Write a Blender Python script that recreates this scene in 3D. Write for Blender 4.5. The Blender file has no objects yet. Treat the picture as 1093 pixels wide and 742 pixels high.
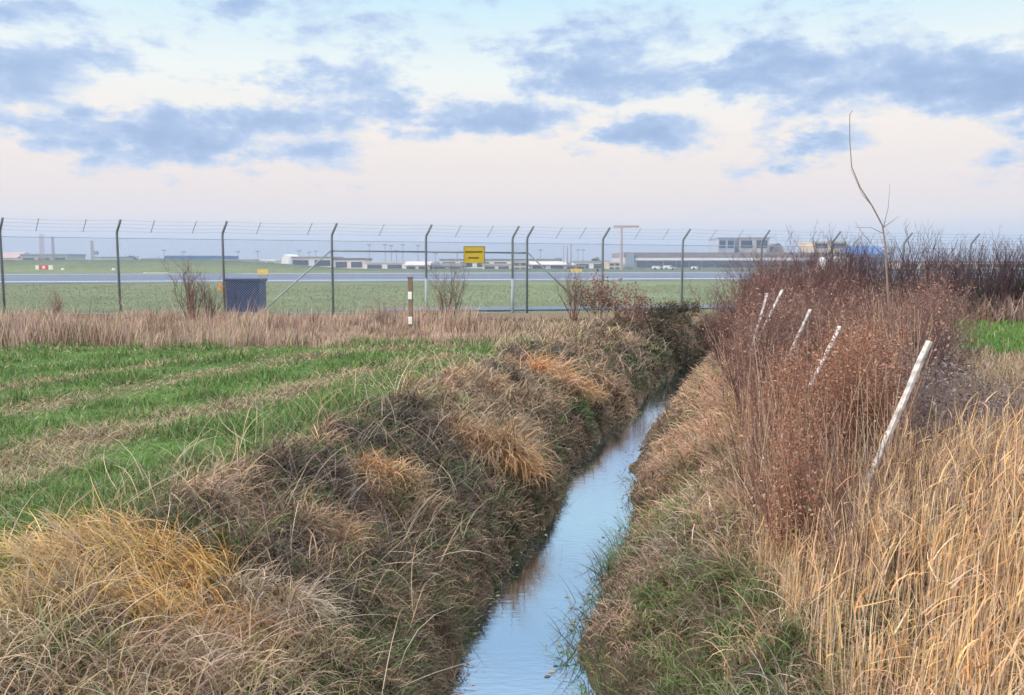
import bpy, math, random
import numpy as np
from mathutils import Vector

rng = np.random.default_rng(7)
random.seed(7)
scene = bpy.context.scene
COL = scene.collection

# ------------------------------------------------------------------ camera
F = 900.0
CAM = np.array([0.0, 0.0, 1.6])
PITCH = math.atan((371 - 280) / F)


def ray(px, py):
    a = (px - 546.5) / F
    b = -(py - 371.0) / F
    d = np.array([a, math.cos(PITCH) + b * math.sin(PITCH), -math.sin(PITCH) + b * math.cos(PITCH)])
    return d / d[1]


def at(px, py, y):
    """world point on the sight line through a spot of the photograph, y metres ahead"""
    return CAM + ray(px, py) * y


def on_plane(px, py, z):
    d = ray(px, py)
    return CAM + d * ((z - CAM[2]) / d[2])


cam_d = bpy.data.cameras.new('camera')
cam_d.sensor_width = 36.0
cam_d.lens = 36.0 * F / 1093.0
cam_d.clip_start = 0.05
cam_d.clip_end = 20000
cam = bpy.data.objects.new('camera', cam_d)
cam.location = CAM
cam.rotation_euler = (math.pi / 2 - PITCH, 0, 0)
COL.objects.link(cam)
scene.camera = cam

# ------------------------------------------------------------------ noise


def _hash(ix, iy, s):
    h = (ix.astype(np.int64) * 374761393 + iy.astype(np.int64) * 668265263 + s * 974634777) & 0xffffffff
    h = ((h ^ (h >> 13)) * 1274126177) & 0xffffffff
    h = h ^ (h >> 16)
    return (h & 0xffff) / 65535.0


def vnoise(x, y, s=0):
    x = np.asarray(x, float); y = np.asarray(y, float)
    ix = np.floor(x); iy = np.floor(y)
    fx = x - ix; fy = y - iy
    fx = fx * fx * (3 - 2 * fx); fy = fy * fy * (3 - 2 * fy)
    a = _hash(ix, iy, s); b = _hash(ix + 1, iy, s); c = _hash(ix, iy + 1, s); d = _hash(ix + 1, iy + 1, s)
    return (a * (1 - fx) + b * fx) * (1 - fy) + (c * (1 - fx) + d * fx) * fy


def fbm(x, y, sc=1.0, s=0, oct=3):
    v = 0; amp = 0.5; tot = 0
    for k in range(oct):
        v = v + amp * vnoise(np.asarray(x) * sc * 2 ** k + 13.7 * k, np.asarray(y) * sc * 2 ** k + 5.1 * k, s + k)
        tot += amp; amp *= 0.5
    return v / tot


def sstep(a, b, x):
    t = np.clip((x - a) / (b - a), 0, 1)
    return t * t * (3 - 2 * t)


# ------------------------------------------------------------------ ditch and terrain
ZW = -1.2
rows = [(742, 488, 622), (698, 501, 602), (658, 511, 617), (622, 538, 630), (579, 567, 656), (559, 584, 661),
        (543, 597, 667), (500, 613, 667), (465, 645, 684), (440, 672, 705), (410, 705, 732), (392, 727, 746)]
_y, _c, _w = [], [], []
for (py, xl, xr) in rows:
    A = on_plane(xl, py, ZW); B = on_plane(xr, py, ZW)
    _y.append(A[1]); _c.append((A[0] + B[0]) / 2); _w.append((B[0] - A[0]) / 2)
_y = np.array(_y); _c = np.array(_c); _w = np.array(_w)
s0 = (_c[2] - _c[0]) / (_y[2] - _y[0]); s1 = (_c[-1] - _c[-3]) / (_y[-1] - _y[-3])
_y = np.concatenate([[_y[0] - 8], _y, [_y[-1] + 8]])
_c = np.concatenate([[_c[0] - 8 * s0 * 0.4], _c, [_c[-1] + 8 * s1]])
_w = np.concatenate([[_w[0]], _w, [_w[-1]]])
Y_END = 24.6


def cx(y):
    return np.interp(y, _y, _c)


def hw(y):
    return np.interp(y, _y, _w) * 1.15


LP = ([-9, -0.5, -0.2, 0, 0.22, 0.9, 1.7, 2.3, 60], [-1.75, -1.6, -1.4, -1.24, -0.80, -0.46, -0.14, -0.02, 0.0])
RP = ([-9, -0.5, -0.2, 0.02, 0.18, 0.7, 1.4, 2.0, 60], [-1.75, -1.6, -1.4, -1.24, -1.08, -0.70, -0.26, 0.02, 0.06])


def H(x, y):
    x = np.asarray(x, float); y = np.asarray(y, float)
    u = x - cx(y); w = hw(y)
    near = 1 - sstep(26, 40, y)
    wob = (fbm(x, y, 1.1, 3) - 0.5) * 0.35 * near
    edge = (fbm(x, y, 2.6, 4) - 0.5) * 0.26 * near
    sl = -u - w + wob * np.clip(-u - w, 0, 1) + edge; sr = u - w + wob * np.clip(u - w, 0, 1) + edge * .7
    z = np.where(u < 0, np.interp(sl, *LP), np.interp(sr, *RP))
    z = z * (1 - sstep(Y_END - 1.2, Y_END + 0.6, y))
    bump = (fbm(x, y, 1.5, 9) - 0.5) * 0.20 + (fbm(x, y, 5.0, 19, 2) - 0.5) * 0.09
    bank = np.where(u < 0, 1 - .9 * sstep(.9, 1.9, -u - w), 1.0)
    z = z + bump * near * (0.14 + 0.86 * bank * np.where(u > 0, .6, 1)) * (.12 + .88 * sstep(0, .6, np.abs(u) - w))
    z = z - 1.0 * sstep(138, 200, y)
    bx = 1 - sstep(-70, -10, x)
    z = z + 2.8 * np.exp(-((y - 175) / 22.0) ** 2) * bx * (0.9 + 0.2 * fbm(x, y, 0.03, 5))
    return z


def ground(px, py, dz=0.0):
    """where the sight line meets the terrain raised by dz"""
    d = ray(px, py)
    prev = 2.0
    for t in np.arange(2.0, 60, 0.05):
        p = CAM + d * t
        if p[2] < float(H(p[0], p[1])) + dz:
            return p
    return CAM + d * 60


# ------------------------------------------------------------------ materials


def new_mat(name):
    m = bpy.data.materials.new(name)
    m.use_nodes = True
    nt = m.node_tree
    nt.nodes.clear()
    out = nt.nodes.new('ShaderNodeOutputMaterial')
    return m, nt, out


def N(nt, t, **kw):
    n = nt.nodes.new('ShaderNode' + t)
    for k, v in kw.items():
        setattr(n, k, v)
    return n


def simple(name, col, rough=0.6, metal=0.0, var=0.12, scale=6.0, spec=0.4):
    m, nt, out = new_mat(name)
    b = N(nt, 'BsdfPrincipled')
    b.inputs['Roughness'].default_value = rough
    b.inputs['Metallic'].default_value = metal
    b.inputs['Specular IOR Level'].default_value = spec
    tc = N(nt, 'TexCoord')
    n = N(nt, 'TexNoise'); n.inputs['Scale'].default_value = scale; n.inputs['Detail'].default_value = 5
    nt.links.new(tc.outputs['Object'], n.inputs['Vector'])
    r = N(nt, 'ValToRGB')
    r.color_ramp.elements[0].position = 0.3; r.color_ramp.elements[1].position = 0.7
    r.color_ramp.elements[0].color = tuple(c * (1 - var) for c in col) + (1,)
    r.color_ramp.elements[1].color = tuple(min(1, c * (1 + var)) for c in col) + (1,)
    nt.links.new(n.outputs['Fac'], r.inputs['Fac'])
    nt.links.new(r.outputs['Color'], b.inputs['Base Color'])
    nt.links.new(b.outputs[0], out.inputs[0])
    return m


def blade_material(name, trans=0.3, spec=0.25):
    m, nt, out = new_mat(name)
    a = N(nt, 'Attribute', attribute_name='Col')
    b = N(nt, 'BsdfPrincipled')
    b.inputs['Roughness'].default_value = 0.65
    b.inputs['Specular IOR Level'].default_value = spec
    t = N(nt, 'BsdfTranslucent')
    mix = N(nt, 'MixShader'); mix.inputs[0].default_value = trans
    nt.links.new(a.outputs['Color'], b.inputs['Base Color'])
    nt.links.new(a.outputs['Color'], t.inputs['Color'])
    nt.links.new(b.outputs[0], mix.inputs[1]); nt.links.new(t.outputs[0], mix.inputs[2])
    nt.links.new(mix.outputs[0], out.inputs[0])
    return m


M_BLADE = blade_material('dry_and_green_blades', 0.16, 0.35)
M_TWIG = blade_material('twig_bark', 0.0, 0.2)


def ground_material():
    m, nt, out = new_mat('soil_and_turf')
    a = N(nt, 'Attribute', attribute_name='Col')
    b = N(nt, 'BsdfPrincipled'); b.inputs['Roughness'].default_value = 0.95
    b.inputs['Specular IOR Level'].default_value = 0.1
    g = N(nt, 'NewGeometry')
    n1 = N(nt, 'TexNoise'); n1.inputs['Scale'].default_value = 9; n1.inputs['Detail'].default_value = 8; n1.inputs['Roughness'].default_value = 0.7
    n2 = N(nt, 'TexNoise'); n2.inputs['Scale'].default_value = 0.35; n2.inputs['Detail'].default_value = 6
    nt.links.new(g.outputs['Position'], n1.inputs['Vector']); nt.links.new(g.outputs['Position'], n2.inputs['Vector'])
    r1 = N(nt, 'MapRange'); r1.inputs[1].default_value = 0.3; r1.inputs[2].default_value = 0.7; r1.inputs[3].default_value = 0.55; r1.inputs[4].default_value = 1.35
    r2 = N(nt, 'MapRange'); r2.inputs[1].default_value = 0.3; r2.inputs[2].default_value = 0.7; r2.inputs[3].default_value = 0.8; r2.inputs[4].default_value = 1.15
    nt.links.new(n1.outputs['Fac'], r1.inputs[0]); nt.links.new(n2.outputs['Fac'], r2.inputs[0])
    mu = N(nt, 'Math', operation='MULTIPLY'); nt.links.new(r1.outputs[0], mu.inputs[0]); nt.links.new(r2.outputs[0], mu.inputs[1])
    vm = N(nt, 'VectorMath', operation='SCALE'); nt.links.new(a.outputs['Color'], vm.inputs[0]); nt.links.new(mu.outputs[0], vm.inputs['Scale'])
    nt.links.new(vm.outputs[0], b.inputs['Base Color'])
    bp = N(nt, 'Bump'); bp.inputs['Strength'].default_value = 0.8; bp.inputs['Distance'].default_value = 0.05
    nt.links.new(n1.outputs['Fac'], bp.inputs['Height']); nt.links.new(bp.outputs[0], b.inputs['Normal'])
    nt.links.new(b.outputs[0], out.inputs[0])
    return m


# ------------------------------------------------------------------ mesh helpers


def mesh_np(name, V, Q, mat, C=None, smooth=False, tri=None):
    me = bpy.data.meshes.new(name)
    V = np.ascontiguousarray(V, np.float32).reshape(-1, 3)
    Q = np.ascontiguousarray(Q, np.int32).reshape(-1, 4)
    nq = len(Q)
    me.vertices.add(len(V)); me.vertices.foreach_set('co', V.ravel())
    me.loops.add(nq * 4); me.loops.foreach_set('vertex_index', Q.ravel())
    me.polygons.add(nq)
    me.polygons.foreach_set('loop_start', np.arange(0, nq * 4, 4, dtype=np.int32))
    me.update(calc_edges=True)
    if smooth:
        me.polygons.foreach_set('use_smooth', np.ones(nq, bool))
    if C is not None:
        at_ = me.attributes.new('Col', 'FLOAT_COLOR', 'POINT')
        C = np.ascontiguousarray(C, np.float32).reshape(-1, 3)
        C4 = np.ones((len(C), 4), np.float32); C4[:, :3] = np.clip(C, 0, 1)
        at_.data.foreach_set('color', C4.ravel())
    me.materials.append(mat)
    return me


def link(name, me, parent=None, loc=None):
    o = bpy.data.objects.new(name, me)
    COL.objects.link(o)
    if parent is not None:
        o.parent = parent
    if loc is not None:
        o.location = loc
    return o


def tag(o, label, cat, group=None, kind=None):
    o['label'] = label; o['category'] = cat
    if group: o['group'] = group
    if kind: o['kind'] = kind
    return o


def empty(name, loc, label, cat, group=None, rz=0.0):
    o = bpy.data.objects.new(name, None)
    o.location = loc; o.rotation_euler = (0, 0, rz)
    COL.objects.link(o)
    return tag(o, label, cat, group)


class MB:
    """collects boxes and tubes, builds ONE mesh"""

    def __init__(s):
        s.v = []; s.f = []

    def poly(s, vs, fs):
        n = len(s.v); s.v += [tuple(map(float, p)) for p in vs]; s.f += [tuple(i + n for i in f) for f in fs]
        return s

    def box(s, x0, x1, y0, y1, z0, z1, taper=0.0):
        t = taper
        v = [(x0 + t, y0 + t, z0), (x1 - t, y0 + t, z0), (x1 - t, y1 - t, z0), (x0 + t, y1 - t, z0), (x0, y0, z1), (x1, y0, z1), (x1, y1, z1), (x0, y1, z1)]
        return s.poly(v, [(3, 2, 1, 0), (4, 5, 6, 7), (0, 1, 5, 4), (1, 2, 6, 5), (2, 3, 7, 6), (3, 0, 4, 7)])

    def gable(s, x0, x1, y0, y1, z0, z1):
        ym = (y0 + y1) / 2
        return s.poly([(x0, y0, z0), (x1, y0, z0), (x1, y1, z0), (x0, y1, z0), (x0, ym, z1), (x1, ym, z1)],
                      [(3, 2, 1, 0), (0, 1, 5, 4), (2, 3, 4, 5), (1, 2, 5), (3, 0, 4)])

    def vault(s, x0, x1, y0, y1, z0, h, n=12):
        vs = []
        for k in range(n + 1):
            a = math.pi * k / n
            x = (x0 + x1) / 2 - (x1 - x0) / 2 * math.cos(a); z = z0 + h * math.sin(a)
            vs += [(x, y0, z), (x, y1, z)]
        fs = [(2 * k, 2 * k + 1, 2 * k + 3, 2 * k + 2) for k in range(n)]
        fs += [tuple(2 * k for k in range(n + 1)), tuple(2 * k + 1 for k in range(n, -1, -1)), (0, 2 * n, 2 * n + 1, 1)]
        return s.poly(vs, fs)

    def tube(s, pts, r, n=8):
        pts = [Vector(p) for p in pts]
        rr = r if isinstance(r, (list, tuple)) else [r] * len(pts)
        base = len(s.v)
        for i, p in enumerate(pts):
            t = (pts[min(i + 1, len(pts) - 1)] - pts[max(i - 1, 0)]).normalized()
            a = t.cross(Vector((0, 1, 0.13)))
            if a.length < 1e-3: a = t.cross(Vector((1, 0, 0)))
            a.normalize(); b = t.cross(a)
            for k in range(n):
                an = 2 * math.pi * k / n
                s.v.append(tuple(p + (a * math.cos(an) + b * math.sin(an)) * rr[i]))
        for i in range(len(pts) - 1):
            for k in range(n):
                k2 = (k + 1) % n
                s.f.append((base + i * n + k, base + i * n + k2, base + (i + 1) * n + k2, base + (i + 1) * n + k))
        s.f.append(tuple(base + k for k in range(n - 1, -1, -1)))
        e = base + (len(pts) - 1) * n
        s.f.append(tuple(e + k for k in range(n)))
        return s

    def build(s, name, mat, parent=None, bevel=0.0, smooth=False, loc=None):
        me = bpy.data.meshes.new(name)
        me.from_pydata(s.v, [], s.f); me.update()
        if smooth:
            me.polygons.foreach_set('use_smooth', np.ones(len(me.polygons), bool))
        me.materials.append(mat)
        o = link(name, me, parent, loc)
        if bevel:
            m = o.modifiers.new('bevel', 'BEVEL'); m.width = bevel; m.segments = 2
        return o


def blades(P, az, L, w, t0, t1, col, nseg=4, curl=None, tipw=0.12):
    """arching grass blades: returns V, Q, C"""
    n = len(P)
    s = np.linspace(0, 1, nseg + 1)
    pts = np.zeros((n, nseg + 1, 3)); pts[:, 0] = P
    if curl is None: curl = rng.normal(0, 0.5, n)
    for k in range(nseg):
        sm = (s[k] + s[k + 1]) / 2
        th = t0 + (t1 - t0) * sm ** 1.3
        a = az + curl * sm
        d = np.stack([np.sin(th) * np.cos(a), np.sin(th) * np.sin(a), np.cos(th)], 1)
        pts[:, k + 1] = pts[:, k] + d * (L / nseg)[:, None]
    tw = az + math.pi / 2 + rng.normal(0, 0.7, n)
    side = np.stack([np.cos(tw), np.sin(tw), rng.normal(0, 0.25, n)], 1)
    prof = np.maximum(tipw, 1 - s ** 2.2) * 0.5
    V = np.empty((n, nseg + 1, 2, 3))
    off = side[:, None, :] * (w[:, None] * prof[None, :])[:, :, None]
    V[:, :, 0] = pts - off; V[:, :, 1] = pts + off
    base = (np.arange(n) * (nseg + 1) * 2)[:, None]
    k = np.arange(nseg)[None, :] * 2
    Q = np.stack([base + k, base + k + 1, base + k + 3, base + k + 2], -1).reshape(-1, 4)
    C = np.repeat(col[:, None, :], (nseg + 1) * 2, 1)
    return V.reshape(-1, 3), Q, C.reshape(-1, 3)


def cat_parts(parts):
    V, Q, C, o = [], [], [], 0
    for v, q, c in parts:
        V.append(v); Q.append(q + o); C.append(c); o += len(v)
    return np.concatenate(V), np.concatenate(Q), np.concatenate(C)


def palette(n, cols, wts, jit=0.18):
    cols = np.array(cols); wts = np.array(wts, float); wts /= wts.sum()
    c = cols[rng.choice(len(cols), n, p=wts)]
    return c * (1 + rng.normal(0, jit, (n, 1))) * (1 + rng.normal(0, 0.05, (n, 3)))


def mixc(a, b, f):
    return a * (1 - f[:, None]) + b * f[:, None]


# colours (albedo)
STRAW = (0.52, 0.38, 0.23); PALE = (0.56, 0.46, 0.34); TAN = (0.40, 0.28, 0.18); BROWN = (0.20, 0.13, 0.09)
GREYB = (0.30, 0.25, 0.21); DARK = (0.10, 0.075, 0.06); ORANGE = (0.58, 0.33, 0.12); GOLD = (0.62, 0.40, 0.13)
GREEN = (0.125, 0.235, 0.06); DGREEN = (0.06, 0.12, 0.035); PINKB = (0.38, 0.25, 0.20); RUST = (0.27, 0.10, 0.06); OLIVE = (0.23, 0.24, 0.09)
PURP = (0.13, 0.075, 0.08)

# ------------------------------------------------------------------ mown swaths of the field, in plan
SW = []
for pl, wd in [([(-60, 452), (0, 440), (183, 405), (322, 381), (420, 372)], 0.36),
               ([(-60, 508), (0, 496), (146, 455), (256, 431), (366, 400), (480, 380)], 0.42),
               ([(-60, 427), (0, 415), (120, 396), (250, 376)], 0.20),
               ([(-80, 545), (0, 520), (80, 490)], 0.24)]:
    SW.append((np.array([on_plane(px, py, 0.0)[:2] for px, py in pl]), wd))


def swath(x, y):
    out = np.zeros_like(x)
    for pl, wd in SW:
        best = np.full_like(x, 9.0)
        for a, b in zip(pl[:-1], pl[1:]):
            d = b - a; t = np.clip(((x - a[0]) * d[0] + (y - a[1]) * d[1]) / (d @ d), 0, 1)
            best = np.minimum(best, np.hypot(x - a[0] - t * d[0], y - a[1] - t * d[1]))
        out = np.maximum(out, np.exp(-(best / wd) ** 2))
    n = fbm(x, y, 1.3, 31)
    return np.clip(out * (0.35 + 1.3 * n), 0, 1)


# ------------------------------------------------------------------ terrain sheet


def axis(fine, lo, hi, step, far, g=1.22):
    a = list(np.arange(lo, hi + 1e-6, step)); s = step
    up = [hi]; s = step
    while up[-1] < far:
        s *= g; up.append(up[-1] + s)
    dn = [lo]; s = step
    while dn[-1] > -far:
        s *= g; dn.append(dn[-1] - s)
    return np.array(sorted(set(np.round(dn[1:] + a + up[1:], 4))))


U = axis(0, -4.0, 4.0, 0.08, 7000, 1.12)
Yv = np.concatenate([-np.geomspace(2, 400, 14)[::-1], np.arange(-1.5, 28, 0.1), np.array([28.2, 28.6, 29.2, 30, 31, 33, 36, 40, 46, 54, 62, 72, 84, 98, 112, 126, 138]),
                     np.arange(142, 212, 4), np.geomspace(220, 9000, 24)])
UU, YY = np.meshgrid(U, Yv)
XX = cx(np.clip(YY, -4, 34)) + UU
ZZ = H(XX, YY)


def ground_col(x, y):
    u = x - cx(y); w = hw(y); n = fbm(x, y, 0.9, 41); n2 = fbm(x, y, 3.5, 43)
    green = np.array(GREEN) * 0.75; soil = np.array([0.085, 0.062, 0.045]); dry = np.array([0.26, 0.19, 0.13])
    sh = x.shape
    x = x.ravel(); y = y.ravel(); u = u.ravel(); w = w.ravel(); n = n.ravel(); n2 = n2.ravel()
    c = np.repeat(green[None], len(x), 0)
    c = mixc(c, dry * 0.7, swath(x, y) * 0.7)
    left = sstep(1.7, 2.4, -u - w + (n - .5) * 1.0)
    right = (u > 0)
    c = mixc(c, soil * 0.6 + dry * 0.3, 1 - left)
    strip = sstep(15.6, 16.4, y + (n - .5) * 1.2)
    c = mixc(c, dry * 0.9, strip * (u < 0))
    gr = sstep(4.0, 5.0, u) * sstep(13.5, 15, y) * (1 - sstep(20, 22, y))
    c = mixc(c, np.array(GREEN) * 1.0, gr)
    air = sstep(25.5, 28, y + (n - .5))
    ag = np.array([0.18, 0.215, 0.105])
    c = mixc(c, np.repeat(ag[None], len(x), 0) * (0.75 + 0.5 * fbm(x, y, 0.12, 47)[:, None]), air)
    c = mixc(c, np.array([0.11, 0.14, 0.10]), sstep(140, 170, y))
    return c.reshape(sh + (3,))


CC = ground_col(XX, YY)
ny, nx = XX.shape
idx = np.arange(ny * nx).reshape(ny, nx)
Q = np.stack([idx[:-1, :-1], idx[:-1, 1:], idx[1:, 1:], idx[1:, :-1]], -1).reshape(-1, 4)
g = link('ground', mesh_np('ground', np.stack([XX, YY, ZZ], -1), Q, ground_material(), CC, smooth=True))
g['kind'] = 'structure'

# ------------------------------------------------------------------ water
m, nt, out = new_mat('ditch_water')
b = N(nt, 'BsdfPrincipled'); b.inputs['Base Color'].default_value = (0.02, 0.028, 0.03, 1); b.inputs['Roughness'].default_value = 0.05
gl = N(nt, 'BsdfGlossy'); gl.inputs['Roughness'].default_value = 0.012; gl.inputs['Color'].default_value = (0.80, 0.91, 1.0, 1)
fr = N(nt, 'LayerWeight'); fr.inputs['Blend'].default_value = 0.5
mr = N(nt, 'MapRange'); mr.inputs[1].default_value = 0.0; mr.inputs[2].default_value = 0.9; mr.inputs[3].default_value = 0.42; mr.inputs[4].default_value = 0.88
mx = N(nt, 'MixShader')
ge = N(nt, 'NewGeometry'); mp = N(nt, 'Mapping'); mp.inputs['Scale'].default_value = (6, 22, 6); mp.inputs['Rotation'].default_value = (0, 0, -0.15)
nz = N(nt, 'TexNoise'); nz.inputs['Scale'].default_value = 1.0; nz.inputs['Detail'].default_value = 3
bp = N(nt, 'Bump'); bp.inputs['Strength'].default_value = 0.09; bp.inputs['Distance'].default_value = 0.012
nt.links.new(ge.outputs['Position'], mp.inputs['Vector']); nt.links.new(mp.outputs[0], nz.inputs['Vector'])
nt.links.new(nz.outputs['Fac'], bp.inputs['Height'])
for n_ in (b, gl): nt.links.new(bp.outputs[0], n_.inputs['Normal'])
nt.links.new(fr.outputs['Facing'], mr.inputs[0]); nt.links.new(mr.outputs[0], mx.inputs[0])
nt.links.new(b.outputs[0], mx.inputs[1]); nt.links.new(gl.outputs[0], mx.inputs[2]); nt.links.new(mx.outputs[0], out.inputs[0])
ys = np.arange(-2, 25.6, 0.25)
V = np.stack([np.stack([cx(ys) - hw(ys) - 0.25, ys, np.full_like(ys, ZW)], 1), np.stack([cx(ys) + hw(ys) + 0.25, ys, np.full_like(ys, ZW)], 1)], 1)
k = np.arange(len(ys) - 1) * 2
wa = link('water', mesh_np('water', V, np.stack([k, k + 1, k + 3, k + 2], 1), m)); wa['kind'] = 'structure'

# ------------------------------------------------------------------ vegetation as masses


def scatter(n, y0, y1, power=1.0):
    """y positions, denser near the camera"""
    t = rng.random(n)
    return y0 * (y1 / y0) ** t if power == 1 else y0 + (y1 - y0) * t


def lod(y, w, k=0.0011):
    return np.maximum(w, k * y)


def stuff(name, parts, label, cat='grass', mat=None):
    V, Q, C = cat_parts(parts)
    o = link(name, mesh_np(name, V, Q, mat or M_BLADE, C))
    tag(o, label, cat, kind='stuff')
    return o


# field grass
n = 190000
y = scatter(n, 3.0, 17.2); x = -y * 0.72 - 3.2 + rng.random(n) * (cx(y) - 0.9 + y * 0.72 + 3.2)
u = x - cx(y); keep = (-u - hw(y) > 1.40 + (fbm(x, y, 1.0, 41) - .5) * 1.1)
x, y = x[keep], y[keep]; n = len(x)
sw = swath(x, y); ns = fbm(x, y, 0.8, 51)
isd = rng.random(n) < np.clip(sw * 0.85 + 0.06 + 0.25 * sstep(.55, .75, ns), 0, 1)
c = palette(n, [GREEN, (0.16, 0.28, 0.075), DGREEN, OLIVE], [5, 4, 2, 2])
cd = palette(n, [(0.42, .32, .20), (0.50, .38, .23), GREYB, BROWN, (0.32, .29, .15)], [4, 3, 1.5, 1, 2])
c = np.where(isd[:, None], cd, c)
L = (0.05 + 0.06 * rng.random(n)) * (0.35 + 1.7 * sstep(.25, .8, fbm(x, y, 1.9, 53))) + isd * 0.04
t0 = np.abs(rng.normal(0.25, 0.25, n)) + isd * 0.6; t1 = t0 + rng.uniform(0.2, 1.2, n)
P = np.stack([x, y, H(x, y) - 0.01], 1)
stuff('field_grass', [blades(P, rng.uniform(0, 6.283, n), L, lod(y, 0.005, 0.0011), t0, t1, c, 3)],
      'short green mown grass with tan swaths of cut grass left of the ditch')

# left bank
TUS = []


def tus_mask(x, y):
    m = np.zeros_like(x)
    for (tx, ty, tr) in TUS:
        m = np.maximum(m, np.exp(-(((x - tx) ** 2 + (y - ty) ** 2) / (tr * tr)) ** 2))
    return m


TSPEC = [
    (178, 632, 1.40, .38, 'biggest golden tussock, windblown, at the lower left front of the bank', 'gold', [4, 4, 2, 2], 6000, math.pi * 1.05, .75),
    (60, 655, .85, .34, 'golden green tussock at the left front edge beside the biggest golden one', 'goldgreen', [3, 3, 2, 2], 2300, math.pi, .45),
    (285, 650, .55, .32, 'dull gold tussock drooping on the right side of the biggest golden one', 'straw', [3, 2, 1, 3], 1600, -.3, .35),
    (30, 722, .55, .28, 'pale straw tussock in the bottom left corner of the bank', 'straw', [3, 3, 1, 2], 1700, math.pi, .4),
    (352, 575, .45, .36, 'drooping tan tussock on the bank edge next to the green field', 'orange', [2, 2, 3, 3], 1400, -.4, .3),
    (406, 502, .60, .30, 'small orange tussock at the field edge halfway along the bank', 'orange', [4, 3, 2, 1], 1300, -.3, .2),
    (527, 484, .82, .52, 'round bright orange tussock in the middle of the left bank', 'orange', [3, 4, 3, 2], 3000, -.8, .30),
    (598, 408, 1.0, .50, 'far bright orange tussock near the end of the green field', 'orange', [5, 4, 2, 1], 2000, -1.0, .1),
    (648, 412, 1.0, .42, 'far dull orange tussock near the dark end of the ditch', 'dull', [3, 3, 3, 2], 1600, -.5, .2)]
for t_ in TSPEC:
    p = ground(t_[0], t_[1], .06)
    TUS.append((p[0], p[1], t_[2] * .5))


def bank_cols(x, y, s, n):
    a = fbm(x, y, 0.75, 61); b_ = fbm(x, y, 2.6, 62); d = fbm(x, y, 1.2, 67)
    base = palette(n, [(0.30, .22, .15), (0.38, .26, .16), (0.22, .145, .09), (0.33, .24, .165)], [3, 3, 4, 3], .28)
    pale = palette(n, [(0.56, .39, .22), (0.52, .40, .28), (0.42, .28, .20), (0.48, .34, .22)], [2, 2, 2, 3], .22)
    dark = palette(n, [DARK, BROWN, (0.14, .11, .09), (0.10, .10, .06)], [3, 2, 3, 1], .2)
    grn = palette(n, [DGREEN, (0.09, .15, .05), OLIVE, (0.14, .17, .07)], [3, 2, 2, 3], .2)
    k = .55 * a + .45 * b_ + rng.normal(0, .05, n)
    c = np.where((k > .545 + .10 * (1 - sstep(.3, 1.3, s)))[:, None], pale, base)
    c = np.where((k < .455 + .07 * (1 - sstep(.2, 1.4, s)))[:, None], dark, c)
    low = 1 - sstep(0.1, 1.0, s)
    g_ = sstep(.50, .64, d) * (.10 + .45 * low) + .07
    return np.where((rng.random(n) < g_)[:, None], grn, c * .88)  # dry blades darkened, the bank's shade put into their colour


parts = []
n = 85000
y = scatter(n, 2.6, 25.5); s = rng.random(n) ** 0.9 * 2.75 - 0.03
w_ = hw(y); x = cx(y) - w_ - s
keep = s < 1.95 + (fbm(x, y, 1.0, 41) - .5) * 1.3
x, y, s = x[keep], y[keep], s[keep]; n = len(x)
n3 = fbm(x, y, 2.4, 71)
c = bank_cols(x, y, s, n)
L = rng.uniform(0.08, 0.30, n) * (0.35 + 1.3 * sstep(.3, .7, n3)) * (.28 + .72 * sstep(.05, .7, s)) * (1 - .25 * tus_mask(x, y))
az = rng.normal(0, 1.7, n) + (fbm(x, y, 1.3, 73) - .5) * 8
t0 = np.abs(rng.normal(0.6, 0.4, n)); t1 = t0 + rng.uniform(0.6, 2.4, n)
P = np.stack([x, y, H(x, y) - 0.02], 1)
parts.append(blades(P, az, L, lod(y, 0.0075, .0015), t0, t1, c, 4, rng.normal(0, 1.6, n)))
# clumps of longer arching blades
nc = 1500
yc = scatter(nc, 2.7, 25); sc = .28 + rng.random(nc) * 1.72; xc = cx(yc) - hw(yc) - sc
per = 30
k_ = rng.uniform(.03, .10, nc)
xx = np.repeat(xc, per) + rng.normal(0, 1, nc * per) * np.repeat(k_, per); yy = np.repeat(yc, per) + rng.normal(0, 1, nc * per) * np.repeat(k_, per)
cb = bank_cols(xc, yc, sc, nc) * 1.1
cc = np.repeat(cb, per, 0) * (1 + rng.normal(0, .25, (nc * per, 1)))
L = np.repeat(rng.uniform(0.18, 0.5, nc) * (.5 + .5 * sstep(.3, .9, sc)), per) * rng.uniform(0.5, 1.1, nc * per) * (1 - .3 * tus_mask(xx, yy))
az = np.repeat(rng.normal(0, 0.8, nc), per) + rng.normal(0, 1.2, nc * per)
t0 = np.abs(rng.normal(0.3, 0.25, nc * per)); t1 = t0 + rng.uniform(1.2, 2.8, nc * per)
P = np.stack([xx, yy, H(xx, yy) - 0.02], 1)
parts.append(blades(P, az, L, lod(yy, 0.0075, .0014), t0, t1, cc, 5, rng.normal(0, 1.0, nc * per)))
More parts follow.
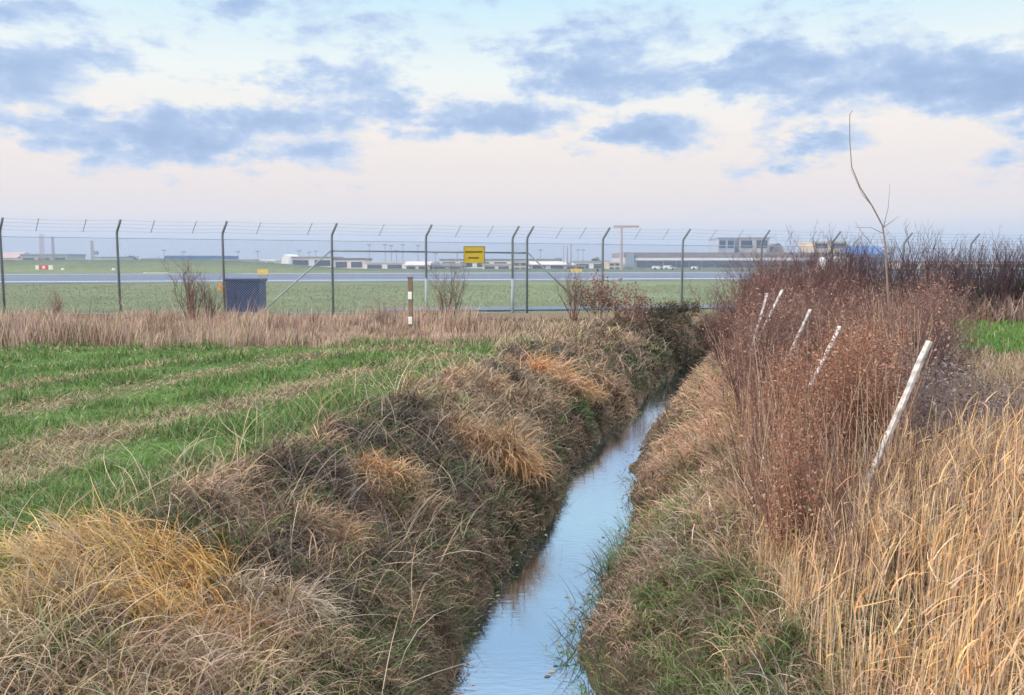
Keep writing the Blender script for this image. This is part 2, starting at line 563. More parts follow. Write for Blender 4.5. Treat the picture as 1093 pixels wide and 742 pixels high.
# short dark growth covering the wet foot of the bank, hanging over the water
nc = 1500
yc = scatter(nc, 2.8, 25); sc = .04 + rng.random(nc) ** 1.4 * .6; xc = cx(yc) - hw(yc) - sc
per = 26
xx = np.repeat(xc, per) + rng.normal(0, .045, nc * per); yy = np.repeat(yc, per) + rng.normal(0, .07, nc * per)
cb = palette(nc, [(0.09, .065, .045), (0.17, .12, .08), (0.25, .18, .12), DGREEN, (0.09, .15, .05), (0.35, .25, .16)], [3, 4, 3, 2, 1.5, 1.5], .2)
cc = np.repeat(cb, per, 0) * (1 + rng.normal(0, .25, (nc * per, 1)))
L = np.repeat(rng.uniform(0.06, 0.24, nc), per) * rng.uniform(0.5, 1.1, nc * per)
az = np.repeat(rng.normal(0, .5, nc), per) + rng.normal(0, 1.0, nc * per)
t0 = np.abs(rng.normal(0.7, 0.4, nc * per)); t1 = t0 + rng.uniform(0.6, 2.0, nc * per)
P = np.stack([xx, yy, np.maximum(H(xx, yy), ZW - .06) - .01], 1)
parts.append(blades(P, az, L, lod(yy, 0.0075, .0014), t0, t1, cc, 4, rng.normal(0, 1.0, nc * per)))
# thin fallen stalks
n = 1800
y = scatter(n, 2.8, 24); x = cx(y) - hw(y) - .2 - rng.random(n) * 2.2
P = np.stack([x, y, H(x, y) + 0.05], 1)
parts.append(blades(P, rng.uniform(0, 6.28, n), rng.uniform(.3, .7, n), lod(y, 0.005, .0008), rng.uniform(.2, 1.2, n), rng.uniform(1.0, 2.2, n), palette(n, [PALE, STRAW, GREYB], [2, 2, 2]), 5))
stuff('bank_grass', parts, 'tangled grey brown dead grass covering the left bank of the ditch')

# right slope
def slope_cols(x, y, s, n):
    a = fbm(x, y, 0.9, 81); b_ = fbm(x, y, 2.8, 82); d = fbm(x, y, 0.9, 83)
    far = sstep(6.5, 9.5, y)
    warm = palette(n, [(0.55, 0.36, 0.24), (0.48, .30, .22), STRAW, TAN, (0.40, .25, .18)], [3, 3, 2, 2, 2], .2)
    base = palette(n, [TAN, STRAW, PALE, GREYB, PINKB, (0.30, .20, .14)], [3, 2, 1.5, 2, 2, 2], .22)
    dark = palette(n, [BROWN, DARK, (0.16, .12, .08)], [3, 1.5, 2], .2)
    grn = palette(n, [(0.11, .19, .06), DGREEN, OLIVE, (0.18, 0.22, 0.09)], [3, 2, 3, 3], .2)
    c = np.where((rng.random(n) < far)[:, None], warm, base)
    c = np.where((.5 * a + .5 * b_ + rng.normal(0, .05, n) < .43)[:, None], dark, c)
    g_ = .62 * sstep(.44, .60, d) * (1 - far * .9) * np.exp(-((s - .65) / .5) ** 2) + .06
    return np.where((rng.random(n) < g_)[:, None], grn, c)


parts = []
n = 75000
y = scatter(n, 2.6, 25.0); s = rng.random(n) * 2.1 + .02
x = cx(y) + hw(y) + s
n3 = fbm(x, y, 2.4, 85)
c = slope_cols(x, y, s, n)
L = rng.uniform(0.08, 0.28, n) * (0.4 + 1.2 * sstep(.3, .7, n3)) * (.35 + .65 * sstep(.0, .5, s))
az = math.pi + rng.normal(0, 1.5, n) + (fbm(x, y, 1.2, 87) - .5) * 6
t0 = np.abs(rng.normal(0.55, 0.4, n)); t1 = t0 + rng.uniform(0.5, 2.2, n)
P = np.stack([x, y, H(x, y) - 0.02], 1)
parts.append(blades(P, az, L, lod(y, 0.0075, .0015), t0, t1, c, 4, rng.normal(0, 1.4, n)))
nc = 1300
yc = scatter(nc, 2.7, 24); sc = .25 + rng.random(nc) * 1.8; xc = cx(yc) + hw(yc) + sc
per = 30
k_ = rng.uniform(.03, .09, nc)
xx = np.repeat(xc, per) + rng.normal(0, 1, nc * per) * np.repeat(k_, per); yy = np.repeat(yc, per) + rng.normal(0, 1, nc * per) * np.repeat(k_, per)
cb = slope_cols(xc, yc, sc, nc) * 1.1
cc = np.repeat(cb, per, 0) * (1 + rng.normal(0, .25, (nc * per, 1)))
L = np.repeat(rng.uniform(0.16, 0.45, nc) * (.5 + .5 * sstep(.2, .8, sc)), per) * rng.uniform(0.5, 1.1, nc * per)
az = np.repeat(math.pi + rng.normal(0, 0.9, nc), per) + rng.normal(0, 1.1, nc * per)
t0 = np.abs(rng.normal(0.3, 0.25, nc * per)); t1 = t0 + rng.uniform(1.0, 2.5, nc * per)
P = np.stack([xx, yy, H(xx, yy) - 0.02], 1)
parts.append(blades(P, az, L, lod(yy, 0.0075, .0014), t0, t1, cc, 5, rng.normal(0, .9, nc * per)))
# green tufts hanging over the near water edge and stalks standing in the water
nt_ = 46
yc = 4.6 * (11 / 4.6) ** rng.random(nt_); xc = cx(yc) + hw(yc) + rng.uniform(-.03, .12, nt_)
per = 16
xx = np.repeat(xc, per) + rng.normal(0, .05, nt_ * per); yy = np.repeat(yc, per) + rng.normal(0, .08, nt_ * per)
P = np.stack([xx, yy, np.maximum(H(xx, yy), ZW - .1)], 1)
parts.append(blades(P, math.pi + rng.normal(0, .9, len(xx)), rng.uniform(.1, .34, len(xx)), np.full(len(xx), .007), np.abs(rng.normal(.4, .3, len(xx))), rng.uniform(1.0, 2.1, len(xx)),
                    palette(len(xx), [GREEN, DGREEN, OLIVE, DARK], [3, 3, 2, 2]), 5))
stuff('slope_grass', parts, 'tan and green rough grass on the slope right of the water')

n = 420
y = 4.6 * (22 / 4.6) ** rng.random(n); sd = np.where(rng.random(n) < .5, -1, 1); x = cx(y) + sd * hw(y) * (1 - np.abs(rng.normal(0, .22, n)))
a = rng.uniform(0, 6.28, n); sz = rng.uniform(.008, .03, n)
e1 = np.stack([np.cos(a), np.sin(a), 0 * a], 1) * sz[:, None]; e2 = np.stack([-np.sin(a), np.cos(a), 0 * a], 1) * (sz * rng.uniform(.15, .7, n))[:, None]
P = np.stack([x, y, np.full(n, ZW + .004)], 1)
V = np.stack([P - e1, P + e2, P + e1, P - e2], 1).reshape(-1, 3)
lit = (V, np.arange(n * 4).reshape(n, 4), np.repeat(palette(n, [BROWN, DGREEN, TAN, OLIVE, STRAW], [3, 2, 2, 2, 1]), 4, 0))
n = 150
y = 4.8 * (20 / 4.8) ** rng.random(n); x = cx(y) + np.where(rng.random(n) < .55, 1, -1) * hw(y) * (1 - np.abs(rng.normal(0, .14, n)))
P = np.stack([x, y, np.full(n, ZW - .05)], 1)
stuff('floating_litter', [lit, blades(P, rng.uniform(0, 6.28, n), rng.uniform(.1, .4, n), np.full(n, .005), np.abs(rng.normal(.2, .3, n)), rng.uniform(.3, 1.9, n), palette(n, [DARK, BROWN, TAN], [2, 3, 2]), 4)],
      'leaf litter and thin dead stalks floating at the margins of the ditch water', 'litter')

# right plateau undergrowth
parts = []
n = 70000
y = scatter(n, 4.2, 26.0); lo = cx(y) + hw(y) + 1.3 + .25 * sstep(6, 8, y); x = lo + rng.random(n) ** 1.15 * np.maximum(0.5, y * 0.68 + 2.5 - lo)
gp = (x - cx(y) > 4.2) & (y > 14.0) & (y < 21) & (rng.random(n) < .93)
x, y = x[~gp], y[~gp]; n = len(x)
wedge = sstep(975, 1010, 546 + 900 * x / y) * (y > 7.5) * (y < 21)
n1 = fbm(x, y, 0.8, 91)
c = palette(n, [PINKB, TAN, BROWN, STRAW, PURP, GREYB, PALE], [3, 2.5, 4, 1.2, 4, 1.5, .8])
c = np.where((wedge > .5)[:, None], palette(n, [STRAW, PALE, TAN], [2, 2, 2]), c)
L = rng.uniform(0.25, 0.75, n) * (0.6 + 0.8 * n1) * np.where(y > 9, 1.1, 1) * (1 - .72 * wedge)
t0 = np.abs(rng.normal(0.15, 0.18, n)); t1 = t0 + rng.uniform(0.0, 1.1, n)
P = np.stack([x, y, H(x, y) - 0.02], 1)
parts.append(blades(P, rng.uniform(0, 6.28, n), L, lod(y, 0.006, 0.0012), t0, t1, c, 4))
n = 2600
y = 4.8 * (15 / 4.8) ** rng.random(n); px_ = rng.uniform(775, 985, n); x = (px_ - 546.5) / 900 * y
keep = (x > cx(y) + hw(y) + 1.2) & (fbm(x, y, 1.1, 131) > .42)
x, y = x[keep], y[keep]; n = len(x)
c = palette(n, [PALE, (0.50, .36, .28), (0.44, .26, .18), (0.12, .065, .06), STRAW], [1.5, 2.5, 2, 5, 1.5], .15)
t0 = np.abs(rng.normal(.08, .1, n)); P = np.stack([x, y, H(x, y) - .02], 1)
parts.append(blades(P, rng.uniform(0, 6.28, n), rng.uniform(.6, 1.2, n), lod(y, .0055, .0011), t0, t0 + rng.uniform(0, .5, n), c, 5, np.zeros(n), .4))
stuff('undergrowth', parts, 'brownish pink dead stems and grass filling the ground right of the ditch', 'undergrowth')

# green patch on the right
n = 14000
y = rng.uniform(13.8, 21, n); x = cx(y) + 4.0 + rng.random(n) * 8
c = palette(n, [GREEN, (0.13, 0.27, 0.05), OLIVE], [4, 3, 1])
P = np.stack([x, y, H(x, y) - 0.01], 1)
stuff('meadow_grass', [blades(P, rng.uniform(0, 6.28, n), rng.uniform(.1, .25, n), lod(y, .006), np.abs(rng.normal(.2, .2, n)), rng.uniform(.4, 1.3, n), c, 3)],
      'bright green grass patch behind the brambles on the right')

# tall dry strip before the fence
parts = []
n = 70000
y = rng.uniform(15.4, 23.8, n) ; x = rng.uniform(-20, 5.2, n)
keep = (x < cx(y) - hw(y) - 1.2) & (y > 15.9 + (fbm(x, y, .8, 41) - .5) * 1.4) & (y < 23.6 + 0.17 * (x + 14))
x, y = x[keep], y[keep]; n = len(x)
n1 = fbm(x, y, 0.6, 95); n2 = fbm(x, y, 2.0, 96)
c = palette(n, [(0.50, .35, .30), (0.58, 0.43, 0.36), (0.45, .31, .24), BROWN, STRAW, OLIVE], [4, 4, 3, 2, 1.2, .5])
right_part = sstep(-1.5, 1.5, x)
c = np.where((n2 + rng.normal(0, .08, n) < .36)[:, None], palette(n, [BROWN, DARK, OLIVE, (0.30, .20, .15)], [3, 1, 1.5, 3]), c)
c = np.where((n2 + rng.normal(0, .08, n) > .66)[:, None], palette(n, [PALE, (0.60, .44, .34), OLIVE], [3, 3, 1]), c)
c = np.where((rng.random(n) < right_part * .5)[:, None], palette(n, [DARK, BROWN, DGREEN, OLIVE], [2, 3, 2, 2]), c)
L = rng.uniform(0.12, 0.42, n) * (0.25 + 1.2 * sstep(.3, .75, n1) + .4 * n2) * (1 - .3 * sstep(20, 23, y)) * np.where(rng.random(n) < .03, 1.8, 1) * (1 - .35 * right_part)
t0 = np.abs(rng.normal(0.12, 0.12, n)); t1 = t0 + rng.uniform(0.0, 0.8, n)
P = np.stack([x, y, H(x, y) - 0.02], 1)
parts.append(blades(P, rng.normal(0.0, 1.5, n), L, lod(y, 0.005, 0.0009), t0, t1, c, 3))
stuff('dry_grass_strip', parts, 'strip of tall pinkish dry grass between the field and the fence')

# airfield turf near the fence
n = 40000
y = 25.0 * (60 / 25.0) ** rng.random(n); x = rng.uniform(-0.8, 0.75, n) * y
keep = y > 24.6 + .179 * (x + 14.5)
x, y = x[keep], y[keep]; n = len(x)
c = palette(n, [(0.18, 0.22, 0.10), (0.21, 0.235, 0.12), (0.26, 0.24, 0.14), (0.14, 0.18, 0.08)], [4, 3, 1.5, 2], .06)
P = np.stack([x, y, H(x, y) - 0.01], 1)
stuff('airfield_grass', [blades(P, rng.uniform(0, 6.28, n), rng.uniform(.04, .11, n), lod(y, .008, .0009), np.abs(rng.normal(.3, .2, n)), rng.uniform(.6, 1.4, n), c, 2)],
      'pale green airfield grass behind the perimeter fence')

# reeds at the right front
parts = []
n = 19000
bn = 800; bi = rng.integers(0, bn, n); fr_ = rng.random(n) < .8
y = np.where(fr_, (2.7 * (5.6 / 2.7) ** rng.random(bn))[bi] + rng.normal(0, .05, n), 2.7 * (5.6 / 2.7) ** rng.random(n)); x = np.where(fr_, rng.random(bn)[bi] + rng.normal(0, .010, n), rng.random(n)) .clip(0, 1) ** 0.9
x = cx(y) + hw(y) + 1.02 + (3.8 - 0.4 * (y - 2.7)) * x
px_ = 546.5 + 900 * x / y
keep = (fbm(x, y, 1.6, 101) > 0.24) & (px_ > 800)
x, y = x[keep], y[keep]; n = len(x)
gold = fbm(x, y, 1.0, 103)
c = palette(n, [(0.68, .50, .30), (0.64, .51, .37), (0.70, 0.45, 0.23), (0.52, .36, .23), (0.36, .25, .17)], [4, 3, 2.5, 2.5, 1.5], .18)
Ls = rng.uniform(0.36, 0.80, n) * rng.uniform(.7, 1.15, bn)[bi][keep] * (0.7 + 0.5 * fbm(x, y, 1.3, 105)) * (0.72 + .28 * sstep(0.6, 1.6, x - cx(y) - hw(y) - .8))
az = rng.normal(0.2, 0.5, n) + rng.normal(0, .9, bn)[bi][keep]; t0 = np.abs(rng.normal(0.03, 0.05, n)) + (rng.random(bn) * .14)[bi][keep]; t1 = t0 + np.abs(rng.normal(0.08, 0.10, n))
P = np.stack([x, y, H(x, y) - 0.03], 1)
parts.append(blades(P, az, Ls, rng.uniform(.0035, .0072, n), t0, t1, c, 5, np.zeros(n), .5))
# drooping leaves from the stems
rep = np.nonzero(rng.random(n) < .5)[0]; m_ = len(rep)
f = 1 - rng.random(m_) ** 1.5 * .6
th = t0[rep] + (t1[rep] - t0[rep]) * f * .5
Pp = P[rep] + np.stack([np.sin(th) * np.cos(az[rep]), np.sin(th) * np.sin(az[rep]), np.cos(th)], 1) * (Ls[rep] * f)[:, None]
parts.append(blades(Pp, rng.normal(0.1, 1.0, m_), rng.uniform(.06, .34, m_), rng.uniform(.003, .009, m_), rng.uniform(.2, 1.1, m_), rng.uniform(.5, 2.4, m_),
                    palette(m_, [(0.64, .44, .25), (0.70, .43, .18), (0.66, 0.38, 0.18), TAN, (0.62, .47, .32)], [3, 2, 3, 2, 2], .18), 5))
# broken stubs and litter
n = 9000
y = 2.6 * (5.8 / 2.6) ** rng.random(n); x = cx(y) + hw(y) + 1.0 + 3.6 * rng.random(n)
P = np.stack([x, y, H(x, y) - 0.02], 1)
parts.append(blades(P, rng.uniform(0, 6.28, n), rng.uniform(.1, .4, n), np.full(n, .006), np.abs(rng.normal(.3, .3, n)), rng.uniform(.5, 1.8, n), palette(n, [TAN, BROWN, PALE, STRAW, OLIVE], [3, 3, 1, 2, 1]), 4))
stuff('reeds', parts, 'dense straw coloured dead reeds standing at the right front of the bank', 'reeds')

# ------------------------------------------------------------------ single tussocks


def tussock(px, py, width, height, label, cols, wts, nb, lean_az=0.0, lean=0.3, dz=0.15):
    p = ground(px, py, dz); p[2] = float(H(p[0], p[1])) - 0.02
    ns = 13; per = nb // ns
    r = np.sqrt(rng.random(ns)) * width * .46; a = rng.uniform(0, 6.28, ns)
    sx, sy = r * np.cos(a) * 1.1, r * np.sin(a) * .9
    hs = height * rng.uniform(.7, 1.3, ns) * (1.15 - .5 * r / (width * .46))
    sa = lean_az + rng.normal(0, .7, ns)
    k = np.repeat(np.arange(ns), per); n = len(k)
    spread = width * .085
    ox = sx[k] + rng.normal(0, spread, n); oy = sy[k] + rng.normal(0, spread, n)
    P = np.stack([ox, oy, H(p[0] + ox, p[1] + oy) - p[2] - 0.02], 1)
    own = rng.random(n) < (.35 + lean)
    az = np.where(own, sa[k] + rng.normal(0, .55, n), rng.uniform(0, 6.28, n))
    L = hs[k] * rng.uniform(.45, 1.5, n)
    t0 = np.abs(rng.normal(.3, .28, n)); t1 = t0 + rng.uniform(1.0, 2.9, n)
    bc = palette(ns, cols, wts, .12)[k] * (1 + rng.normal(0, .22, (n, 1)))
    mixm = rng.random(n) < .24
    bc = np.where(mixm[:, None], palette(n, cols + [(0.36, .25, .15), BROWN], list(wts) + [1.5, 1.2], .2), bc)
    V, Q, C = blades(P, az, L, lod(np.full(n, p[1]), .0075, .0013) * rng.uniform(.6, 1.2, n), t0, t1, bc, 6, rng.normal(0, .9, n))
    o = link('grass_tussock', mesh_np('grass_tussock', V, Q, M_BLADE, C), None, p)
    return tag(o, label, 'tussock', 'tussocks of dead grass on the ditch bank')


TCOL = {'gold': [(0.74, .47, .15), (0.66, .48, .27), (0.66, .40, .17), (0.50, .36, .16)], 'goldgreen': [(0.62, .42, .15), STRAW, OLIVE, TAN], 'straw': [STRAW, PALE, OLIVE, TAN],
        'orange': [(0.66, .38, .17), (0.66, 0.42, 0.22), STRAW, TAN], 'dull': [(0.60, .36, .18), STRAW, TAN, BROWN]}
for (px, py, wd, ht, lab, ck, wts, nb, la, ln) in TSPEC:
    tussock(px, py, wd, ht, lab, TCOL[ck], wts, nb, la, ln, .06)


def weed(px, py, h, label, cols, nb, spread=.2):
    p = on_plane(px, py, 0.0); p[2] = float(H(p[0], p[1])) - .01
    V, Q, C = blades(np.zeros((nb, 3)) + rng.normal(0, .01, (nb, 3)) * [1, 1, 0], rng.uniform(0, 6.28, nb), h * rng.uniform(.6, 1.1, nb), np.full(nb, .009),
                     np.abs(rng.normal(.1, spread, nb)), rng.uniform(.2, 1.9, nb), palette(nb, cols, [1] * len(cols), .1), 6)
    tag(link('weed_stalk', mesh_np('weed_stalk', V, Q, M_BLADE, C), None, p), label, 'weed')


weed(133, 532, .26, 'pale bent grass stalk standing in the field above the golden tussock', [PALE, STRAW], 3)
weed(271, 480, .30, 'green weed stalk with leaves at the edge of the green field', [OLIVE, (0.2, .25, .08)], 6, .35)
weed(432, 389, .35, 'yellow green weed clump at the far edge of the field', [(0.45, .45, .2), OLIVE, PALE], 14, .5)

# ------------------------------------------------------------------ shrubs


def tubes(S):
    """S: list of (p0, p1, r0, r1) -> 3-sided tapered twigs"""
    P0 = np.array([s[0] for s in S]); P1 = np.array([s[1] for s in S]); R0 = np.array([s[2] for s in S]); R1 = np.array([s[3] for s in S])
    d = P1 - P0; d /= np.linalg.norm(d, axis=1)[:, None] + 1e-9
    ref = np.where(np.abs(d[:, 2:3]) > .9, np.array([[1., 0, 0]]), np.array([[0, 0, 1.]]))
    a = np.cross(d, ref); a /= np.linalg.norm(a, axis=1)[:, None] + 1e-9
    b = np.cross(d, a)
    V = np.empty((len(S), 6, 3))
    for k in range(3):
        an = 2 * math.pi * k / 3
        o = a * math.cos(an) + b * math.sin(an)
        V[:, k] = P0 + o * R0[:, None]; V[:, 3 + k] = P1 + o * R1[:, None]
    base = (np.arange(len(S)) * 6)[:, None]
    Q = np.concatenate([base + np.array([[k, (k + 1) % 3, 3 + (k + 1) % 3, 3 + k]]) for k in range(3)], 0)
    return V.reshape(-1, 3), Q


def skel(seed, nst, Hh, spread, rad, ntw, twl, sub=2, upr=.5, base_r=.15, wig=.10):
    R = random.Random(seed); S = []; tips = []

    def grow(p, d, L, r, nseg, up, lvl):
        pts = []
        for i in range(nseg):
            d2 = (d + Vector((R.gauss(0, wig), R.gauss(0, wig), R.gauss(0, wig * .6) + up))).normalized()
            q = p + d2 * (L / nseg)
            ra = r * (1 - .8 * i / nseg); rb = r * (1 - .8 * (i + 1) / nseg)
            S.append((p, q, ra, rb)); pts.append((q, d2, rb)); p, d = q, d2
        tips.append(p)
        return pts

    for _ in range(nst):
        a = R.uniform(0, 6.283); t = abs(R.gauss(0, spread))
        p = Vector((math.cos(a) * R.random() * base_r, math.sin(a) * R.random() * base_r, -.05))
        d = Vector((math.sin(t) * math.cos(a), math.sin(t) * math.sin(a), math.cos(t)))
        st = grow(p, d, Hh * R.uniform(.6, 1.08), rad * R.uniform(.7, 1.2), 8, .03, 0)
        for (q, dd, rr) in st[2:]:
            for _k in range(ntw):
                if R.random() < .8:
                    b_ = R.uniform(0, 6.283); ax = Vector((math.cos(b_), math.sin(b_), R.uniform(-.2, .5)))
                    d3 = (dd + ax * R.uniform(.4, 1.0)).normalized()
                    tw = grow(q, d3, twl * R.uniform(.5, 1.2), max(rr * .6, rad * .22), 4, upr * .12, 1)
                    for (q2, dd2, rr2) in tw[:-1]:
                        for _j in range(sub):
                            if R.random() < .6:
                                c_ = R.uniform(0, 6.283); ax2 = Vector((math.cos(c_), math.sin(c_), R.uniform(-.3, .5)))
                                grow(q2, (dd2 + ax2 * .8).normalized(), twl * .4 * R.uniform(.5, 1.2), rad * .18, 2, upr * .05, 2)
    return S, tips


def leaf_quads(pts, size, n_per, jit, cols, wts):
    pts = np.repeat(np.array(pts), n_per, 0); n = len(pts)
    pts = pts + rng.normal(0, jit, (n, 3))
    a = rng.normal(size=(n, 3)); a /= np.linalg.norm(a, axis=1)[:, None]
    b = np.cross(a, rng.normal(size=(n, 3))); b /= np.linalg.norm(b, axis=1)[:, None] + 1e-9
    s = size * rng.uniform(.5, 1.2, (n, 1))
    V = np.stack([pts - a * s, pts + b * s * .45, pts + a * s, pts - b * s * .45], 1)
    Q = np.arange(n * 4).reshape(n, 4)
    C = np.repeat(palette(n, cols, wts)[:, None], 4, 1)
    return V.reshape(-1, 3), Q, C.reshape(-1, 3)


PROTO = {}


def proto(key, seed, cols, wts, leaves=None, **kw):
    S, tips = skel(seed, **kw)
    V, Q = tubes([(tuple(a), tuple(b), c, d) for a, b, c, d in S])
    # one colour per stem segment run
    C = np.repeat(np.repeat(palette(len(S) // 5 + 1, cols, wts, .15), 5, 0)[:len(S)], 6, 0)
    tw = mesh_np('stems', V, Q, M_TWIG, C)
    lf = None
    if leaves:
        src = [s[1] for s in S if s[1][2] > leaves.get('zmin', .2)] if leaves.get('all') else tips
        lv = leaf_quads([tuple(p) for p in src], leaves['size'], leaves['n'], leaves['jit'], leaves['cols'], leaves['wts'])
        lf = mesh_np('leaves', lv[0], lv[1], M_BLADE, lv[2])
    PROTO[key] = (tw, lf, leaves.get('name', 'leaves') if leaves else None)


for k in range(3):
    proto(f'thicket{k}', 10 + k, [(0.13, .06, .06), (0.08, .045, .05), (0.20, .095, .085), (0.40, .28, .24)], [4, 3, 3, 1], None, nst=18, Hh=1.9, spread=.22, rad=.017, ntw=2, twl=.5, sub=2, upr=.9)
    proto(f'upright{k}', 20 + k, [(0.09, .05, .06), (0.06, .04, .05), (0.16, .09, .09)], [3, 3, 2], None, nst=22, Hh=2.0, spread=.16, rad=.02, ntw=2, twl=.55, sub=1, upr=1.6, base_r=.4)
    proto(f'dock{k}', 30 + k, [(0.28, .14, .10), BROWN, (0.42, .28, .20)], [3, 2, 2], dict(size=.0125, n=2, jit=.022, cols=[(0.32, .14, .09), (0.38, .19, .12), (0.20, .09, .065), (0.50, .31, .21), (0.38, .26, .21)], wts=[4, 3, 3, 1.5, 1.5], name='seed_heads', all=True, zmin=.25),  # the small quads on these stems are seed heads
          nst=9, Hh=1.0, spread=.14, rad=.006, ntw=2, twl=.20, sub=1, upr=1.8)
    proto(f'bramble{k}', 40 + k, [(0.20, .14, .13), (0.32, .25, .23), DARK, (0.42, .35, .31)], [3, 3, 2, 3], dict(size=.022, n=1, jit=.01, cols=[(0.14, .10, .10), (0.26, .18, .17), (0.36, .29, .27)], wts=[3, 2, 2], name='leaves'),
          nst=11, Hh=.8, spread=.75, rad=.008, ntw=2, twl=.34, sub=2, upr=-.3, wig=.22, base_r=.25)
    proto(f'brush{k}', 50 + k, [(0.28, .18, .15), (0.14, .075, .07), (0.44, .33, .28), (0.20, .10, .08)], [3, 4, 1.5, 3], dict(size=.016, n=1, jit=.012, cols=[(0.34, .21, .17), (0.27, .14, .11), (0.14, .08, .07)], wts=[3, 3, 2], name='seed_heads'),  # quads at the twig tips are seed heads too
          nst=12, Hh=1.1, spread=.24, rad=.009, ntw=2, twl=.36, sub=2, upr=.6)


for k in range(2):
    proto(f'tangle{k}', 70 + k, [DARK, (0.09, .06, .05), (0.18, .11, .09)], [3, 3, 2], dict(size=.06, n=1, jit=.03, cols=[(0.07, .06, .04), (0.12, .08, .06), (0.07, .09, .04), (0.32, .20, .13)], wts=[4, 3, 2, .7], name='leaves', all=True, zmin=.05),
          nst=14, Hh=.95, spread=.7, rad=.010, ntw=2, twl=.4, sub=1, upr=-.1, wig=.2, base_r=.4)
    proto(f'leafy{k}', 60 + k, [PURP, BROWN, (0.22, .13, .12)], [3, 2, 3], dict(size=.045, n=2, jit=.04, cols=[(0.26, .14, .11), (0.36, .22, .17), PURP, (0.42, .29, .23)], wts=[3, 3, 2, 2], name='leaves', all=True, zmin=.3),
          nst=13, Hh=1.35, spread=.32, rad=.012, ntw=2, twl=.4, sub=1, upr=.6, base_r=.4)


def shrub(key, x, y, sc, label, group, cat='shrub', name='bare_shrub', szz=1.0):
    tw, lf, ln = PROTO[key]
    z = float(H(x, y))
    e = empty(name, (x, y, z - .02), label, cat, group, random.uniform(0, 6.28))
    e.scale = (sc, sc, sc * szz)
    o = bpy.data.objects.new('stems', tw); COL.objects.link(o); o.parent = e
    if lf is not None:
        o = bpy.data.objects.new(ln, lf); COL.objects.link(o); o.parent = e
    return e


# dark thicket along the far right bank
for i in range(42):
    px = 772 + 140 * random.random(); y = random.uniform(13.0, 24.5)
    x = at(px, 300, y)[0]
    if x < float(cx(y) + hw(y)) + 1.05: x = float(cx(y) + hw(y)) + 1.05 + random.random() * .8
    shrub(f'thicket{i % 3}', x, y, random.uniform(.6, .92), 'dark purple brown bare shrub in the thicket along the far right bank', 'bare shrubs of the far thicket')
# upright hedge on the right, near the fence
for i in range(30):
    px = 850 + 300 * (i + random.random()) / 30; y = random.uniform(21.5, 25.5)
    x = at(px, 300, y)[0]
    shrub(f'upright{i % 3}', x, y, random.uniform(.8, 1.12), 'upright dark bare shrub in the hedge before the fence on the right', 'upright bare shrubs of the hedge', name='hedge_shrub')
# greyish brown brush in the middle right
for i in range(36):
    y = random.uniform(9.0, 15.5); px = random.uniform(800, 1010)
    x = at(px, 330, y)[0]
    if x < float(cx(y) + hw(y)) + 1.5: x = float(cx(y) + hw(y)) + 1.5 + random.random() * .8
    shrub(f'brush{i % 3}', x, y, random.uniform(.9, 1.25), 'greyish pink bare bush in the scrub around the white stakes', 'bare bushes around the stakes', name='scrub_bush')
for px, y in ((806, 9.2), (822, 9.4), (838, 9.0), (815, 8.6), (846, 8.4), (828, 8.3), (803, 10.0)):
    x = max(at(px, 330, y)[0], float(cx(y) + hw(y)) + 1.45)
    shrub('brush1' if px % 2 else 'brush2', x, y, random.uniform(1.05, 1.25) if y > 8.8 else random.uniform(.8, 1.0), 'greyish pink bare bush in the scrub around the white stakes', 'bare bushes around the stakes', name='scrub_bush')
# rusty seed-head plants
for i in range(50):
    y = random.uniform(4.7, 9.0); px = random.uniform(826, 955) - (y - 5) * 2
    if px > 885: y = max(y, 6.0)
    x = at(px, 400, y)[0]
    if x < float(cx(y) + hw(y)) + 1.2: x = float(cx(y) + hw(y)) + 1.2 + random.random() * .6
    shrub(f'dock{i % 3}', x, y, random.uniform(.5, 1.12), 'rusty red dead plant with seed heads in the patch left of the tallest stake', 'rusty seed head plants', 'dead plant', 'rusty_plant')
# brambles right of the tallest stake
for i in range(26):
    y = random.uniform(6.0, 10.0); px = random.uniform(958, 1120)
    if px > 990: y = random.uniform(5.6, 7.2)
    x = at(px, 400, y)[0]
    shrub(f'bramble{i % 3}', x, y, random.uniform(.8, 1.1) if px < 990 else random.uniform(.62, .8), 'dark tangled bramble in the patch right of the tallest white stake', 'brambles right of the stake', 'bramble', 'bramble')
# shrubs before the fence
P_ = at(205, 330, 22.5); shrub('thicket0', P_[0], 22.5, .85, 'bare twiggy shrub before the fence left of the blue container', None)
P_ = at(225, 330, 22.9); shrub('thicket1', P_[0], 22.9, .62, 'smaller bare shrub touching the left side of the blue container', None)
P_ = at(480, 330, 22.5); shrub('thicket2', P_[0], 22.5, .8, 'dark twiggy shrub beneath the yellow sign beside the marker post', None)
P_ = at(62, 330, 22.5); shrub('brush2', P_[0], 22.5, .8, 'thin dead bush in the dry grass at the left end of the fence', None)
P_ = at(640, 330, 23.5); shrub('leafy0', P_[0], 23.5, .85, 'tall reddish brown leafy bush before the fence above the ditch end', None)
P_ = at(672, 330, 23.0); shrub('leafy1', P_[0], 23.0, .85, 'reddish bush right of the tall one above the ditch end', None)
P_ = at(612, 330, 23.0); shrub('thicket1', P_[0], 23.0, .72, 'bare grey bush left of the tall reddish one above the ditch end', None)
P_ = at(415, 330, 21.5); shrub('bramble1', P_[0], 21.5, .9, 'small dark weed left of the marker post', None)
for i, px in enumerate((690, 712, 735, 752, 705, 728, 722, 744, 758, 738, 715, 700, 748, 766)):
    y = (24.4 if i < 6 else 22.6) + (i % 3) * .5; P_ = at(px, 345, y)
    shrub(f'tangle{i % 2}', P_[0], y, .5 if i < 6 else .62, 'dark low bramble at the closed end of the ditch', 'brambles at the end of the ditch', 'bramble', 'bramble')

